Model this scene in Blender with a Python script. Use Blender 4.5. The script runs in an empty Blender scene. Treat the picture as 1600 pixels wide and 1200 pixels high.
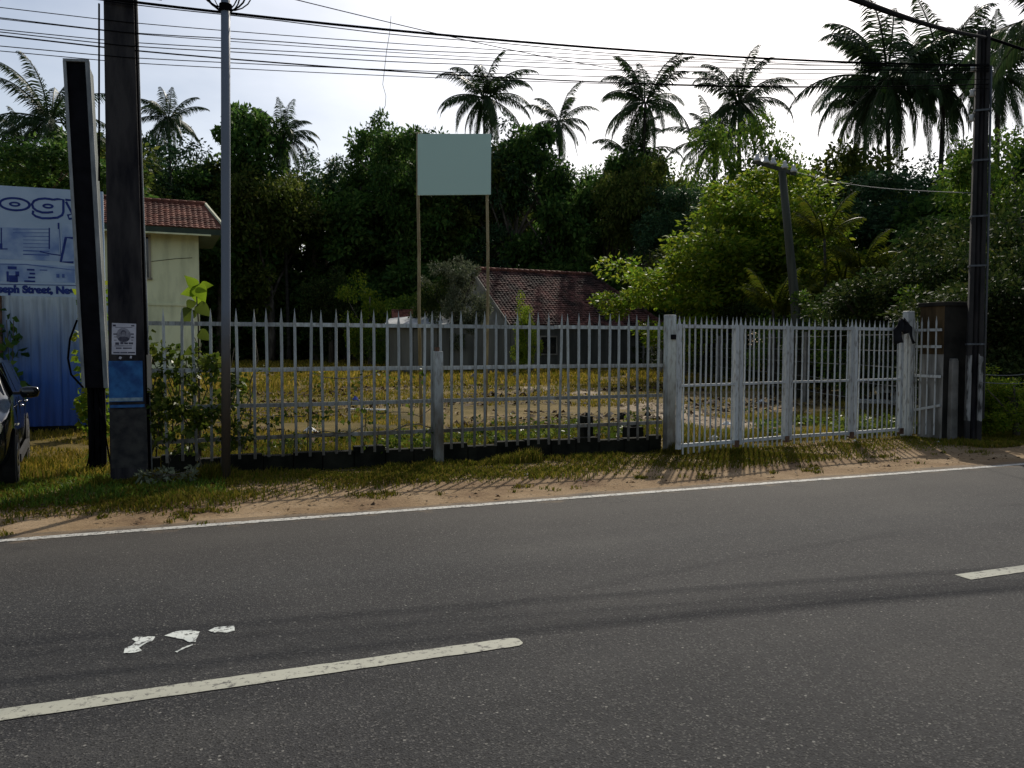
import bpy, math, random
import numpy as np
from mathutils import Vector, Matrix

# ------------------------------------------------------------------ camera, sky, sun, exposure
SC = bpy.context.scene
COL = SC.collection
R = math.radians
FPX, CX, CY, CAMH = 1256.0, 800.0, 600.0, 1.6
YAW, PITCH = R(21.0), R(-2.75)
SUN_AZ, SUN_EL = R(37.0), R(38.0)
SUN_DIR = Vector((math.sin(SUN_AZ)*math.cos(SUN_EL), math.cos(SUN_AZ)*math.cos(SUN_EL), math.sin(SUN_EL)))

cam_d = bpy.data.cameras.new('camera')
cam = bpy.data.objects.new('camera', cam_d); COL.objects.link(cam)
cam.location = (0, 0, CAMH)
FWD = Vector((math.sin(YAW)*math.cos(PITCH), math.cos(YAW)*math.cos(PITCH), math.sin(PITCH)))
RIGHT = Vector((math.cos(YAW), -math.sin(YAW), 0)); UP = RIGHT.cross(FWD)
cam.rotation_euler = FWD.to_track_quat('-Z', 'Y').to_euler()
cam_d.sensor_fit = 'HORIZONTAL'; cam_d.sensor_width = 36.0
cam_d.lens = 36.0*FPX/1600.0
cam_d.clip_start = 0.05; cam_d.clip_end = 3000
SC.camera = cam

W = bpy.data.worlds.new('World'); SC.world = W; W.use_nodes = True
nt = W.node_tree; nt.nodes.clear()
out = nt.nodes.new('ShaderNodeOutputWorld'); bg = nt.nodes.new('ShaderNodeBackground')
sky = nt.nodes.new('ShaderNodeTexSky'); sky.sky_type = 'NISHITA'; sky.sun_disc = False
sky.sun_elevation = SUN_EL; sky.sun_rotation = SUN_AZ
sky.altitude = 0; sky.air_density = 1.0; sky.dust_density = 2.0; sky.ozone_density = 1.0
tc = nt.nodes.new('ShaderNodeTexCoord')
mp = nt.nodes.new('ShaderNodeMapping'); mp.inputs['Scale'].default_value = (1.5, 1.5, 4.2)
mp.inputs['Location'].default_value = (0.35, 0.1, 0.2)
nz = nt.nodes.new('ShaderNodeTexNoise'); nz.inputs['Scale'].default_value = 1.6; nz.inputs['Detail'].default_value = 7; nz.inputs['Roughness'].default_value = 0.55
rp = nt.nodes.new('ShaderNodeValToRGB'); rp.color_ramp.elements[0].position = 0.26; rp.color_ramp.elements[1].position = 0.72
rp.color_ramp.elements[1].color = (0.8, 0.8, 0.8, 1)
mx = nt.nodes.new('ShaderNodeMix'); mx.data_type = 'RGBA'
# thin bright cloud veil: sky plus a flat white scatter
hs = nt.nodes.new('ShaderNodeHueSaturation'); hs.inputs['Saturation'].default_value = 0.45; hs.inputs['Value'].default_value = 1.45
nt.links.new(tc.outputs['Generated'], mp.inputs['Vector']); nt.links.new(mp.outputs['Vector'], nz.inputs['Vector'])
nt.links.new(nz.outputs['Fac'], rp.inputs['Fac']); nt.links.new(rp.outputs['Color'], mx.inputs['Factor'])
nt.links.new(sky.outputs['Color'], mx.inputs['A']); nt.links.new(sky.outputs['Color'], hs.inputs['Color'])
nt.links.new(hs.outputs['Color'], mx.inputs['B'])
nt.links.new(mx.outputs['Result'], bg.inputs['Color']); bg.inputs['Strength'].default_value = 0.10
nt.links.new(bg.outputs['Background'], out.inputs['Surface'])

sun_d = bpy.data.lights.new('sun', 'SUN'); sun_d.energy = 4.2; sun_d.angle = R(0.6); sun_d.color = (1.0, 0.93, 0.82)
sun = bpy.data.objects.new('sun', sun_d); COL.objects.link(sun)
sun.rotation_euler = (-SUN_DIR).to_track_quat('-Z', 'Y').to_euler(); sun.location = (20, 30, 40)

SC.view_settings.view_transform = 'Standard'; SC.view_settings.look = 'None'
SC.view_settings.exposure = 0.0; SC.view_settings.gamma = 1.0; SC.view_settings.use_curve_mapping = False
SC.cycles.max_bounces = 6; SC.cycles.transparent_max_bounces = 8

# ------------------------------------------------------------------ helpers
rng = np.random.default_rng(7); random.seed(7)
ORIG = Vector((0, 0, CAMH))
def ray(px, py): return FWD + RIGHT*((px-CX)/FPX) - UP*((py-CY)/FPX)
def gnd(px, py, z=0.0):
    d = ray(px, py); return ORIG + d*((z-CAMH)/d.z)
def atY(px, py, Y):
    d = ray(px, py); return ORIG + d*(Y/d.y)
def atD(px, py, D):
    d = ray(px, py); return ORIG + d*(D/math.hypot(d.x, d.y))
def foot(px, D):
    p = atD(px, 540, D); return Vector((p.x, p.y, 0))

def tag(o, label=None, cat=None, group=None, kind=None):
    if label: o['label'] = label
    if cat: o['category'] = cat
    if group: o['group'] = group
    if kind: o['kind'] = kind
    return o
def empty(name, loc=(0, 0, 0), rz=0, label=None, cat=None, group=None):
    o = bpy.data.objects.new(name, None); COL.objects.link(o)
    o.empty_display_size = 0.1
    o.location = loc; o.rotation_euler = (0, 0, rz)
    return tag(o, label, cat, group)
def mesh_np(name, V, F, mats, midx=None, smooth=False):
    V = np.asarray(V, np.float32); F = np.asarray(F, np.int32); k = F.shape[1]
    me = bpy.data.meshes.new(name)
    me.vertices.add(len(V)); me.vertices.foreach_set('co', V.ravel())
    me.loops.add(F.size); me.loops.foreach_set('vertex_index', F.ravel())
    me.polygons.add(len(F))
    me.polygons.foreach_set('loop_start', np.arange(0, F.size, k, dtype=np.int32))
    me.polygons.foreach_set('loop_total', np.full(len(F), k, np.int32))
    if midx is not None: me.polygons.foreach_set('material_index', np.asarray(midx, np.int32))
    if smooth: me.polygons.foreach_set('use_smooth', np.ones(len(F), bool))
    me.update(calc_edges=True)
    for m in (mats if isinstance(mats, (list, tuple)) else [mats]): me.materials.append(m)
    return me
def link(name, me, parent=None, loc=None):
    o = bpy.data.objects.new(name, me); COL.objects.link(o)
    if parent: o.parent = parent
    if loc is not None: o.location = loc
    return o

class MB:
    def __init__(s): s.v = []; s.f = []; s.m = []
    def add(s, verts, faces, mi=0):
        n = len(s.v); s.v += [tuple(p) for p in verts]
        s.f += [tuple(i+n for i in f) for f in faces]; s.m += [mi]*len(faces); return s
    def box(s, c, size, M=None, mi=0, taper=1.0):
        hx, hy, hz = size[0]/2, size[1]/2, size[2]/2
        P = [Vector((sx*hx*(taper if sz > 0 else 1), sy*hy*(taper if sz > 0 else 1), sz*hz)) for sz in (-1, 1) for sx, sy in ((-1, -1), (1, -1), (1, 1), (-1, 1))]
        if M is not None: P = [M @ p for p in P]
        P = [p+Vector(c) for p in P]
        return s.add(P, [(3, 2, 1, 0), (4, 5, 6, 7), (0, 1, 5, 4), (1, 2, 6, 5), (2, 3, 7, 6), (3, 0, 4, 7)], mi)
    def bar(s, a, b, w, h, mi=0, up=(0, 0, 1)):
        a, b = Vector(a), Vector(b); d = (b-a).normalized(); u = Vector(up)
        if abs(d.dot(u)) > 0.98: u = Vector((0, 1, 0))
        r = d.cross(u).normalized(); u = r.cross(d)
        P = [p + r*(sx*w/2) + u*(sy*h/2) for p in (a, b) for sx, sy in ((-1, -1), (1, -1), (1, 1), (-1, 1))]
        return s.add(P, [(3, 2, 1, 0), (4, 5, 6, 7), (0, 1, 5, 4), (1, 2, 6, 5), (2, 3, 7, 6), (3, 0, 4, 7)], mi)
    def tube(s, pts, rad, n=8, mi=0, cap=True):
        pts = [Vector(p) for p in pts]; k = len(pts)
        rr = rad if isinstance(rad, (list, tuple)) else [rad]*k
        base = len(s.v); ref = None
        for i, p in enumerate(pts):
            d = (pts[min(i+1, k-1)] - pts[max(i-1, 0)]).normalized()
            if ref is None:
                ref = Vector((1, 0, 0)) if abs(d.x) < 0.8 else Vector((0, 1, 0))
            r = (ref - d*ref.dot(d)).normalized(); u = d.cross(r); ref = r
            for j in range(n):
                a = 2*math.pi*j/n; s.v.append(tuple(p + r*(math.cos(a)*rr[i]) + u*(math.sin(a)*rr[i])))
        for i in range(k-1):
            for j in range(n):
                a = base+i*n+j; b = base+i*n+(j+1) % n
                s.f.append((a, b, b+n, a+n)); s.m.append(mi)
        if cap:
            s.f.append(tuple(base+j for j in range(n-1, -1, -1))); s.m.append(mi)
            s.f.append(tuple(base+(k-1)*n+j for j in range(n))); s.m.append(mi)
        return s
    def lathe(s, prof, n=12, c=(0, 0, 0), mi=0):
        base = len(s.v)
        for r, z in prof:
            for j in range(n):
                a = 2*math.pi*j/n; s.v.append((c[0]+r*math.cos(a), c[1]+r*math.sin(a), c[2]+z))
        for i in range(len(prof)-1):
            for j in range(n):
                a = base+i*n+j; b = base+i*n+(j+1) % n
                s.f.append((a, b, b+n, a+n)); s.m.append(mi)
        s.f.append(tuple(base+j for j in range(n-1, -1, -1))); s.m.append(mi)
        s.f.append(tuple(base+(len(prof)-1)*n+j for j in range(n))); s.m.append(mi)
        return s
    def mesh(s, name, mats, smooth=False):
        me = bpy.data.meshes.new(name); me.from_pydata(s.v, [], s.f); me.update()
        for m in (mats if isinstance(mats, (list, tuple)) else [mats]): me.materials.append(m)
        me.polygons.foreach_set('material_index', s.m)
        if smooth: me.polygons.foreach_set('use_smooth', [True]*len(s.f))
        return me
    def build(s, name, mats, parent=None, smooth=False, loc=None, bevel=0):
        o = link(name, s.mesh(name, mats, smooth), parent, loc)
        if bevel:
            b = o.modifiers.new('bevel', 'BEVEL'); b.width = bevel; b.segments = 2; b.limit_method = 'ANGLE'
        return o

# ------------------------------------------------------------------ materials
def nodes(name):
    m = bpy.data.materials.new(name); m.use_nodes = True
    n = m.node_tree.nodes; l = m.node_tree.links
    return m, n, l, n['Principled BSDF']
def coords(n, l, scale=(1, 1, 1), kind='Object'):
    t = n.new('ShaderNodeTexCoord'); mpn = n.new('ShaderNodeMapping'); mpn.inputs['Scale'].default_value = scale
    l.new(t.outputs[kind], mpn.inputs['Vector']); return mpn.outputs['Vector']
def noise(n, l, vec, scale, detail=5, rough=0.55):
    t = n.new('ShaderNodeTexNoise'); t.inputs['Scale'].default_value = scale; t.inputs['Detail'].default_value = detail
    t.inputs['Roughness'].default_value = rough; l.new(vec, t.inputs['Vector']); return t.outputs['Fac']
def ramp(n, l, fac, stops):
    r = n.new('ShaderNodeValToRGB'); e = r.color_ramp.elements
    while len(e) < len(stops): e.new(0.5)
    for i, (p, c) in enumerate(stops):
        e[i].position = p; e[i].color = (*c, 1) if len(c) == 3 else c
    l.new(fac, r.inputs['Fac']); return r.outputs['Color']
def mixc(n, l, fac, a, b, mode='MIX'):
    x = n.new('ShaderNodeMix'); x.data_type = 'RGBA'; x.blend_type = mode
    for s_, v in (('Factor', fac), ('A', a), ('B', b)):
        if isinstance(v, (int, float)): x.inputs[s_].default_value = v
        elif isinstance(v, tuple): x.inputs[s_].default_value = (*v, 1)
        else: l.new(v, x.inputs[s_])
    return x.outputs['Result']
def bump(n, l, h, strength, dist, b):
    x = n.new('ShaderNodeBump'); x.inputs['Strength'].default_value = strength; x.inputs['Distance'].default_value = dist
    l.new(h, x.inputs['Height']); l.new(x.outputs['Normal'], b.inputs['Normal'])
def mat(name, c1, c2=None, scale=4.0, rough=0.7, spec=0.3, stops=(0.38, 0.62), bmp=0, bscale=40, stretch=(1, 1, 1), metal=0.0, detail=6):
    m, n, l, b = nodes(name); b.inputs['Roughness'].default_value = rough
    b.inputs['Specular IOR Level'].default_value = spec; b.inputs['Metallic'].default_value = metal
    v = coords(n, l, stretch)
    if c2 is None: b.inputs['Base Color'].default_value = (*c1, 1)
    else: l.new(ramp(n, l, noise(n, l, v, scale, detail), [(stops[0], c1), (stops[1], c2)]), b.inputs['Base Color'])
    if bmp: bump(n, l, noise(n, l, v, bscale, 4), bmp, 0.01, b)
    return m
def leafmat(name, cols, trans=0.3, gloss=0.35, tcol=None, spec=0.10):
    """leaf blades: colour varies leaf by leaf and clump by clump; light passes through the blade"""
    m, n, l, b = nodes(name)
    g = n.new('ShaderNodeNewGeometry')
    c = ramp(n, l, g.outputs['Random Per Island'], [(i/(max(1, len(cols)-1)), x) for i, x in enumerate(cols)])
    big = noise(n, l, coords(n, l), 0.35, 3)
    hsn = n.new('ShaderNodeHueSaturation'); l.new(c, hsn.inputs['Color'])
    mr = n.new('ShaderNodeMapRange'); mr.inputs['From Min'].default_value = 0.3; mr.inputs['From Max'].default_value = 0.7
    mr.inputs['To Min'].default_value = 0.6; mr.inputs['To Max'].default_value = 1.4
    l.new(big, mr.inputs['Value']); l.new(mr.outputs['Result'], hsn.inputs['Value'])
    b.inputs['Roughness'].default_value = gloss; b.inputs['Specular IOR Level'].default_value = spec
    l.new(hsn.outputs['Color'], b.inputs['Base Color'])
    t = n.new('ShaderNodeBsdfTranslucent')
    if tcol: l.new(mixc(n, l, 1.0, hsn.outputs['Color'], tcol, 'MULTIPLY'), t.inputs['Color'])
    else: l.new(hsn.outputs['Color'], t.inputs['Color'])
    ms = n.new('ShaderNodeMixShader'); ms.inputs['Fac'].default_value = trans
    o = n['Material Output']; l.new(b.outputs['BSDF'], ms.inputs[1]); l.new(t.outputs['BSDF'], ms.inputs[2]); l.new(ms.outputs['Shader'], o.inputs['Surface'])
    return m

M = {}
M['white_iron'] = mat('white_iron', (0.17, 0.155, 0.13), (0.47, 0.49, 0.48), 9, 0.6, 0.25, (0.30, 0.48), stretch=(3, 3, 0.8))
def fence_paint():
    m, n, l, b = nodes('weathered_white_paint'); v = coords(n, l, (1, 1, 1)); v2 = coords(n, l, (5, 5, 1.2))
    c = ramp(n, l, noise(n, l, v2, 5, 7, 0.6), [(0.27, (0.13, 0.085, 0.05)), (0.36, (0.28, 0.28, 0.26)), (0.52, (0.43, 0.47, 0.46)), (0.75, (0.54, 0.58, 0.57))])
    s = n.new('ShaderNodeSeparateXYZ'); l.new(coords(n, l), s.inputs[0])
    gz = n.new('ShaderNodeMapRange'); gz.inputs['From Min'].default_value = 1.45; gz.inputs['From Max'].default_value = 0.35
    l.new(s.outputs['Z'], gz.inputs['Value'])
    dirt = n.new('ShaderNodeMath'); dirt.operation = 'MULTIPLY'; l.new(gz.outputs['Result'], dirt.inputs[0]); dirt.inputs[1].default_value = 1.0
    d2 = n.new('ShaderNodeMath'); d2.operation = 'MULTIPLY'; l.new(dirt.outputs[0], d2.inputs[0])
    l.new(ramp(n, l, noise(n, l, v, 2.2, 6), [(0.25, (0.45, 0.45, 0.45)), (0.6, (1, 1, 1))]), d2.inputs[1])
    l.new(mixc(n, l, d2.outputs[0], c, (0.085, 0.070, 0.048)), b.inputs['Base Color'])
    b.inputs['Roughness'].default_value = 0.75; b.inputs['Specular IOR Level'].default_value = 0.2
    return m
M['fence_paint'] = fence_paint()
M['rust'] = mat('rust', (0.06, 0.03, 0.02), (0.14, 0.08, 0.05), 12, 0.85)
M['black'] = mat('black_weathered', (0.003, 0.003, 0.005), (0.008, 0.008, 0.011), 5, 0.7, 0.1)
M['black_rubber'] = mat('black_rubber', (0.012, 0.012, 0.012), (0.022, 0.022, 0.022), 8, 0.8)
M['cable'] = mat('cable_sheath', (0.005, 0.005, 0.006), None, rough=0.9, spec=0.03)
M['alu'] = mat('aluminium_trim', (0.17, 0.19, 0.2), (0.34, 0.36, 0.36), 6, 0.6, metal=0.1, stretch=(2, 2, .5))
M['plinth'] = mat('shaded_concrete', (0.006, 0.007, 0.005), (0.02, 0.02, 0.014), 3.5, 0.95, 0.1, bmp=0.6, bscale=18)  # near-black: the shade on the backlit plinth face is in this colour
M['galv'] = mat('galvanised_steel', (0.05, 0.055, 0.06), (0.09, 0.10, 0.11), 7, 0.55, 0.4, stretch=(2, 2, .4))
M['bark'] = mat('bark', (0.05, 0.043, 0.033), (0.14, 0.12, 0.095), 3, 0.95, 0.1, bmp=0.8, bscale=9, stretch=(1, 1, .35))
M['palm_bark'] = mat('palm_bark', (0.025, 0.023, 0.02), (0.06, 0.055, 0.048), 2, 0.95, 0.1, bmp=0.8, bscale=5, stretch=(.3, .3, 2.5))
M['bamboo'] = mat('bamboo', (0.20, 0.15, 0.07), (0.34, 0.28, 0.15), 4, 0.6, stretch=(3, 3, .7))
M['leaf_dark'] = leafmat('leaf_dark', [(0.0300, 0.0750, 0.0180), (0.0510, 0.1170, 0.0240), (0.0825, 0.1575, 0.0300), (0.1275, 0.1950, 0.0420)], 0.42, 0.55)
M['leaf_hedge'] = leafmat('leaf_hedge', [(0.014, 0.030, 0.008), (0.026, 0.048, 0.011), (0.045, 0.066, 0.015), (0.075, 0.085, 0.022)], 0.3, 0.6, spec=0.07)
M['leaf_mid'] = leafmat('leaf_mid', [(0.0390, 0.0910, 0.0130), (0.0715, 0.1430, 0.0169), (0.1170, 0.1885, 0.0221), (0.1690, 0.2210, 0.0286)], 0.42, 0.5)
M['leaf_yellow'] = leafmat('leaf_yellow', [(0.0715, 0.1430, 0.0130), (0.1300, 0.2145, 0.0169), (0.2080, 0.2730, 0.0221), (0.2860, 0.2990, 0.0286)], 0.5, 0.5)
M['leaf_grey'] = leafmat('leaf_grey', [(0.06, 0.075, 0.04), (0.10, 0.12, 0.065), (0.15, 0.165, 0.10)], 0.3, 0.6)
M['leaf_palm'] = leafmat('leaf_palm', [(0.0207, 0.0437, 0.0161), (0.0368, 0.0667, 0.0253), (0.0633, 0.0920, 0.0345)], 0.3, 0.45)
M['leaf_areca'] = leafmat('leaf_areca', [(0.0350, 0.0595, 0.0056), (0.0700, 0.0910, 0.0084), (0.1190, 0.1190, 0.0126)], 0.4, 0.45)
M['leaf_bright'] = leafmat('leaf_bright', [(0.16, 0.26, 0.015), (0.22, 0.32, 0.02)], 0.6, 0.4)
M['leaf_vine'] = leafmat('leaf_vine', [(0.03, 0.055, 0.008), (0.06, 0.095, 0.012), (0.11, 0.145, 0.02), (0.15, 0.17, 0.03)], 0.4, 0.4)
M['grass_dry'] = leafmat('grass_dry', [(0.0910, 0.1040, 0.0104), (0.1820, 0.1560, 0.0182), (0.2730, 0.2015, 0.0286), (0.3640, 0.2600, 0.0650)], 0.35, 0.8, spec=0.03)
M['grass_green'] = leafmat('grass_green', [(0.0540, 0.0780, 0.0072), (0.1020, 0.1140, 0.0120), (0.1680, 0.1440, 0.0192), (0.2040, 0.1440, 0.0360)], 0.35, 0.8, spec=0.03)
M['dead_leaf'] = leafmat('dead_leaf', [(0.02, 0.013, 0.008), (0.05, 0.03, 0.015), (0.10, 0.065, 0.03)], 0.1, 0.8)

def asphalt():
    m, n, l, b = nodes('asphalt'); v = coords(n, l)
    base = ramp(n, l, noise(n, l, v, 0.55, 6, 0.6), [(0.28, (0.020, 0.021, 0.0225)), (0.5, (0.028, 0.0285, 0.0295)), (0.72, (0.042, 0.0415, 0.040))])
    # long wheel-worn bands running with the traffic
    vb = coords(n, l, (0.05, 1.0, 1.0))
    band = ramp(n, l, noise(n, l, vb, 1.1, 4, 0.5), [(0.35, (0.80, 0.80, 0.83)), (0.62, (1.28, 1.26, 1.22))])
    base = mixc(n, l, 1.0, base, band, 'MULTIPLY')
    vo = n.new('ShaderNodeTexVoronoi'); vo.inputs['Scale'].default_value = 120; l.new(v, vo.inputs['Vector'])
    stone = n.new('ShaderNodeSeparateColor'); l.new(vo.outputs['Color'], stone.inputs[0])
    pick = ramp(n, l, stone.outputs[0], [(0.80, (0, 0, 0)), (0.97, (1, 1, 1))])
    base = mixc(n, l, pick, base, (0.085, 0.083, 0.077))
    darkp = ramp(n, l, stone.outputs[1], [(0.05, (0.45, 0.45, 0.45)), (0.4, (1, 1, 1))])
    base = mixc(n, l, 1.0, base, darkp, 'MULTIPLY')
    vl = n.new('ShaderNodeTexVoronoi'); vl.inputs['Scale'].default_value = 30; l.new(v, vl.inputs['Vector'])
    sl = n.new('ShaderNodeSeparateColor'); l.new(vl.outputs['Color'], sl.inputs[0])
    near = ramp(n, l, vl.outputs['Distance'], [(0.14, (1, 1, 1)), (0.22, (0, 0, 0))])
    pk = n.new('ShaderNodeMath'); pk.operation = 'MULTIPLY'; l.new(near, pk.inputs[0]); l.new(ramp(n, l, sl.outputs[0], [(0.90, (0, 0, 0)), (0.94, (1, 1, 1))]), pk.inputs[1])
    base = mixc(n, l, pk.outputs[0], base, (0.19, 0.185, 0.165))
    # brown dust drifted over the outer metre of the lane
    s = n.new('ShaderNodeSeparateXYZ'); l.new(v, s.inputs[0])
    ed = n.new('ShaderNodeMapRange'); ed.inputs['From Min'].default_value = 5.6; ed.inputs['From Max'].default_value = 8.0; ed.inputs['To Max'].default_value = 0.6
    l.new(s.outputs['Y'], ed.inputs['Value'])
    base = mixc(n, l, ed.outputs['Result'], base, (0.062, 0.054, 0.043))
    cr = n.new('ShaderNodeTexVoronoi'); cr.feature = 'DISTANCE_TO_EDGE'; cr.inputs['Scale'].default_value = 0.5
    wv = n.new('ShaderNodeVectorMath'); wv.operation = 'ADD'; l.new(v, wv.inputs[0]); nv_ = n.new('ShaderNodeTexNoise'); nv_.inputs['Scale'].default_value = 2.5; nv_.inputs['Detail'].default_value = 6; l.new(v, nv_.inputs['Vector']); l.new(nv_.outputs['Color'], wv.inputs[1]); l.new(wv.outputs[0], cr.inputs['Vector'])
    ck = ramp(n, l, cr.outputs['Distance'], [(0.0, (1, 1, 1)), (0.006, (0, 0, 0))]); cm = ramp(n, l, noise(n, l, v, 0.33, 3), [(0.50, (0, 0, 0)), (0.60, (.7, .7, .7))])
    cx_ = n.new('ShaderNodeMath'); cx_.operation = 'MULTIPLY'; l.new(ck, cx_.inputs[0]); l.new(cm, cx_.inputs[1]); base = mixc(n, l, cx_.outputs[0], base, (0.012, 0.012, 0.012))
    st = ramp(n, l, noise(n, l, coords(n, l, (.5, 1, 1)), 1.7, 6, .6), [(0.62, (1, 1, 1)), (0.72, (.62, .62, .64))]); base = mixc(n, l, 1.0, base, st, 'MULTIPLY')
    sd_ = n.new('ShaderNodeMath'); sd_.operation = 'MULTIPLY_ADD'; l.new(noise(n, l, v, 2.2, 8, .65), sd_.inputs[0]); sd_.inputs[1].default_value = 1.1; l.new(s.outputs['Y'], sd_.inputs[2])
    dr = n.new('ShaderNodeMapRange'); dr.inputs['From Min'].default_value = 8.0; dr.inputs['From Max'].default_value = 8.35; dr.inputs['To Max'].default_value = 0.85; l.new(sd_.outputs[0], dr.inputs['Value'])
    base = mixc(n, l, dr.outputs['Result'], base, (0.19, 0.135, 0.08))
    l.new(base, b.inputs['Base Color']); b.inputs['Roughness'].default_value = 0.86; b.inputs['Specular IOR Level'].default_value = 0.16
    bump(n, l, vo.outputs['Distance'], 0.5, 0.006, b)
    return m
M['asphalt'] = asphalt()
def paint(name, col, wear_lo, wear_hi):
    m, n, l, b = nodes(name); v = coords(n, l)
    c = ramp(n, l, noise(n, l, v, 1.5, 5), [(0.3, tuple(x*0.8 for x in col)), (0.7, col)])
    w = ramp(n, l, noise(n, l, v, 28, 8, 0.75), [(wear_lo, (1, 1, 1)), (wear_hi, (0, 0, 0))])
    l.new(mixc(n, l, w, c, (0.04, 0.039, 0.036)), b.inputs['Base Color']); b.inputs['Roughness'].default_value = 0.8
    return m
M['line_paint'] = paint('line_paint', (0.36, 0.36, 0.29), 0.36, 0.47)
M['edge_paint'] = paint('edge_paint', (0.42, 0.41, 0.37), 0.41, 0.50)
M['splash_paint'] = paint('splash_paint', (0.62, 0.65, 0.60), 0.42, 0.48)
def soil(name, a, b_, c_, scale, grit=0.8):
    m, n, l, b = nodes(name); v = coords(n, l)
    c = ramp(n, l, noise(n, l, v, scale, 8, 0.62), [(0.3, a), (0.5, b_), (0.7, c_)])
    f = ramp(n, l, noise(n, l, v, 30, 5, 0.7), [(0.3, (0.6, 0.6, 0.6)), (0.65, (1.15, 1.15, 1.15))])
    l.new(mixc(n, l, grit, c, mixc(n, l, 1.0, c, f, 'MULTIPLY')), b.inputs['Base Color'])
    b.inputs['Roughness'].default_value = 0.97; b.inputs['Specular IOR Level'].default_value = 0.1
    bump(n, l, noise(n, l, v, 14, 8, 0.7), 0.7, 0.03, b); return m
M['sand'] = soil('verge_sand', (0.12, 0.072, 0.040), (0.24, 0.165, 0.092), (0.34, 0.25, 0.155), 1.0)
M['earth'] = soil('lot_earth', (0.045, 0.038, 0.012), (0.12, 0.088, 0.024), (0.24, 0.175, 0.085), 0.42)
M['path'] = soil('pale_track', (0.12, 0.09, 0.055), (0.26, 0.205, 0.14), (0.40, 0.34, 0.25), 0.8)
M['far_ground'] = soil('far_ground', (0.03, 0.03, 0.012), (0.05, 0.045, 0.02), (0.07, 0.06, 0.025), 0.2)
def vary(m, lo, hi, island=True):
    n = m.node_tree.nodes; l = m.node_tree.links; b = n['Principled BSDF']; src = b.inputs['Base Color'].links[0].from_socket
    g = n.new('ShaderNodeNewGeometry') if island else n.new('ShaderNodeObjectInfo'); r = n.new('ShaderNodeMapRange'); r.inputs['To Min'].default_value = lo; r.inputs['To Max'].default_value = hi
    l.new(g.outputs['Random Per Island' if island else 'Random'], r.inputs['Value']); h = n.new('ShaderNodeHueSaturation'); l.new(src, h.inputs['Color']); l.new(r.outputs['Result'], h.inputs['Value'])
    l.new(h.outputs['Color'], b.inputs['Base Color']); return m
M['tile'] = mat('clay_tile', (0.085, 0.03, 0.02), (0.20, 0.075, 0.048), 0.9, 0.85, 0.2, (0.35, 0.65), detail=9)
M['tile_old'] = mat('old_clay_tile', (0.022, 0.012, 0.010), (0.135, 0.055, 0.042), 0.7, 0.9, 0.2, (0.38, 0.64), detail=9)
vary(M['tile'], .6, 1.3); vary(M['tile_old'], .45, 1.5); vary(M['fence_paint'], .68, 1.12, False); vary(M['white_iron'], .8, 1.1, False)
M['cream'] = mat('cream_render', (0.46, 0.48, 0.30), (0.72, 0.74, 0.48), 1.1, 0.9, 0.15, stops=(0.28, 0.55), stretch=(1.6, 1.6, .4), detail=9)
M['trim_cream'] = mat('cream_trim', (0.55, 0.55, 0.38), (0.66, 0.64, 0.46), 2, 0.8)
M['dark_green'] = mat('dark_green_fascia', (0.02, 0.035, 0.022), (0.035, 0.05, 0.03), 3, 0.6)
M['grey_wall'] = mat('grey_wall', (0.06, 0.06, 0.052), (0.17, 0.165, 0.14), 0.6, 0.95, 0.1, (0.3, 0.7), stretch=(2.2, 2.2, .35))
M['white_wall'] = mat('whitewashed_wall', (0.22, 0.21, 0.18), (0.40, 0.385, 0.33), 0.8, 0.9, 0.1)
M['timber'] = mat('grey_timber', (0.18, 0.16, 0.12), (0.34, 0.31, 0.25), 2, 0.8, stretch=(2, 2, .3))
M['zinc'] = mat('zinc_sheet', (0.25, 0.26, 0.26), (0.40, 0.41, 0.40), 1.5, 0.55, 0.4)
M['glass_dark'] = mat('dark_glass', (0.01, 0.012, 0.014), None, rough=0.08, spec=0.6)
M['board_grey'] = mat('grey_green_board', (0.51, 0.685, 0.60), None, rough=0.9, spec=0.05)
M['board_edge'] = mat('board_edge', (0.10, 0.12, 0.11), None, rough=0.8)
M['banner'] = mat('banner_vinyl', (0.36, 0.47, 0.60), (0.44, 0.55, 0.68), 1.2, 0.6, 0.2)
M['ink'] = mat('blue_ink', (0.010, 0.025, 0.16), (0.02, 0.045, 0.22), 6, 0.7)
M['ink_mid'] = mat('pale_blue_ink', (0.05, 0.10, 0.30), (0.11, 0.18, 0.42), 3, 0.7)
M['ink_pale'] = mat('faint_blue_ink', (0.17, 0.26, 0.48), (0.38, 0.49, 0.63), 2.2, 0.7, stops=(0.36, 0.58), detail=9)
M['paper'] = mat('poster_paper', (0.42, 0.42, 0.47), (0.52, 0.52, 0.57), 8, 0.8)
M['poster_ink'] = mat('poster_ink', (0.04, 0.04, 0.06), (0.09, 0.09, 0.12), 25, 0.8)
M['poster_grey'] = mat('poster_grey', (0.16, 0.16, 0.19), (0.26, 0.26, 0.3), 20, 0.8)
M['blue_poster'] = mat('blue_poster', (0.008, 0.05, 0.17), (0.03, 0.15, 0.36), 9, 0.7, stops=(0.35, 0.75))
M['concrete_dark'] = mat('sooty_concrete', (0.011, 0.011, 0.014), (0.05, 0.046, 0.045), 2.6, 0.95, 0.1, bmp=0.6, bscale=22, stretch=(2, 2, .45), detail=10)
M['concrete_stub'] = mat('grey_concrete', (0.12, 0.115, 0.10), (0.22, 0.21, 0.19), 3, 0.95, 0.1, bmp=0.5, bscale=25)
M['plastic_white'] = mat('white_plastic', (0.55, 0.56, 0.54), (0.66, 0.67, 0.65), 4, 0.5)
M['plastic_blue'] = mat('blue_plastic', (0.05, 0.08, 0.4), None, rough=0.4)
M['cloth_black'] = mat('black_cloth', (0.006, 0.006, 0.007), (0.014, 0.014, 0.016), 10, 0.95)
M['insulator'] = mat('white_porcelain', (0.5, 0.5, 0.48), None, rough=0.25, spec=0.5)
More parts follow.
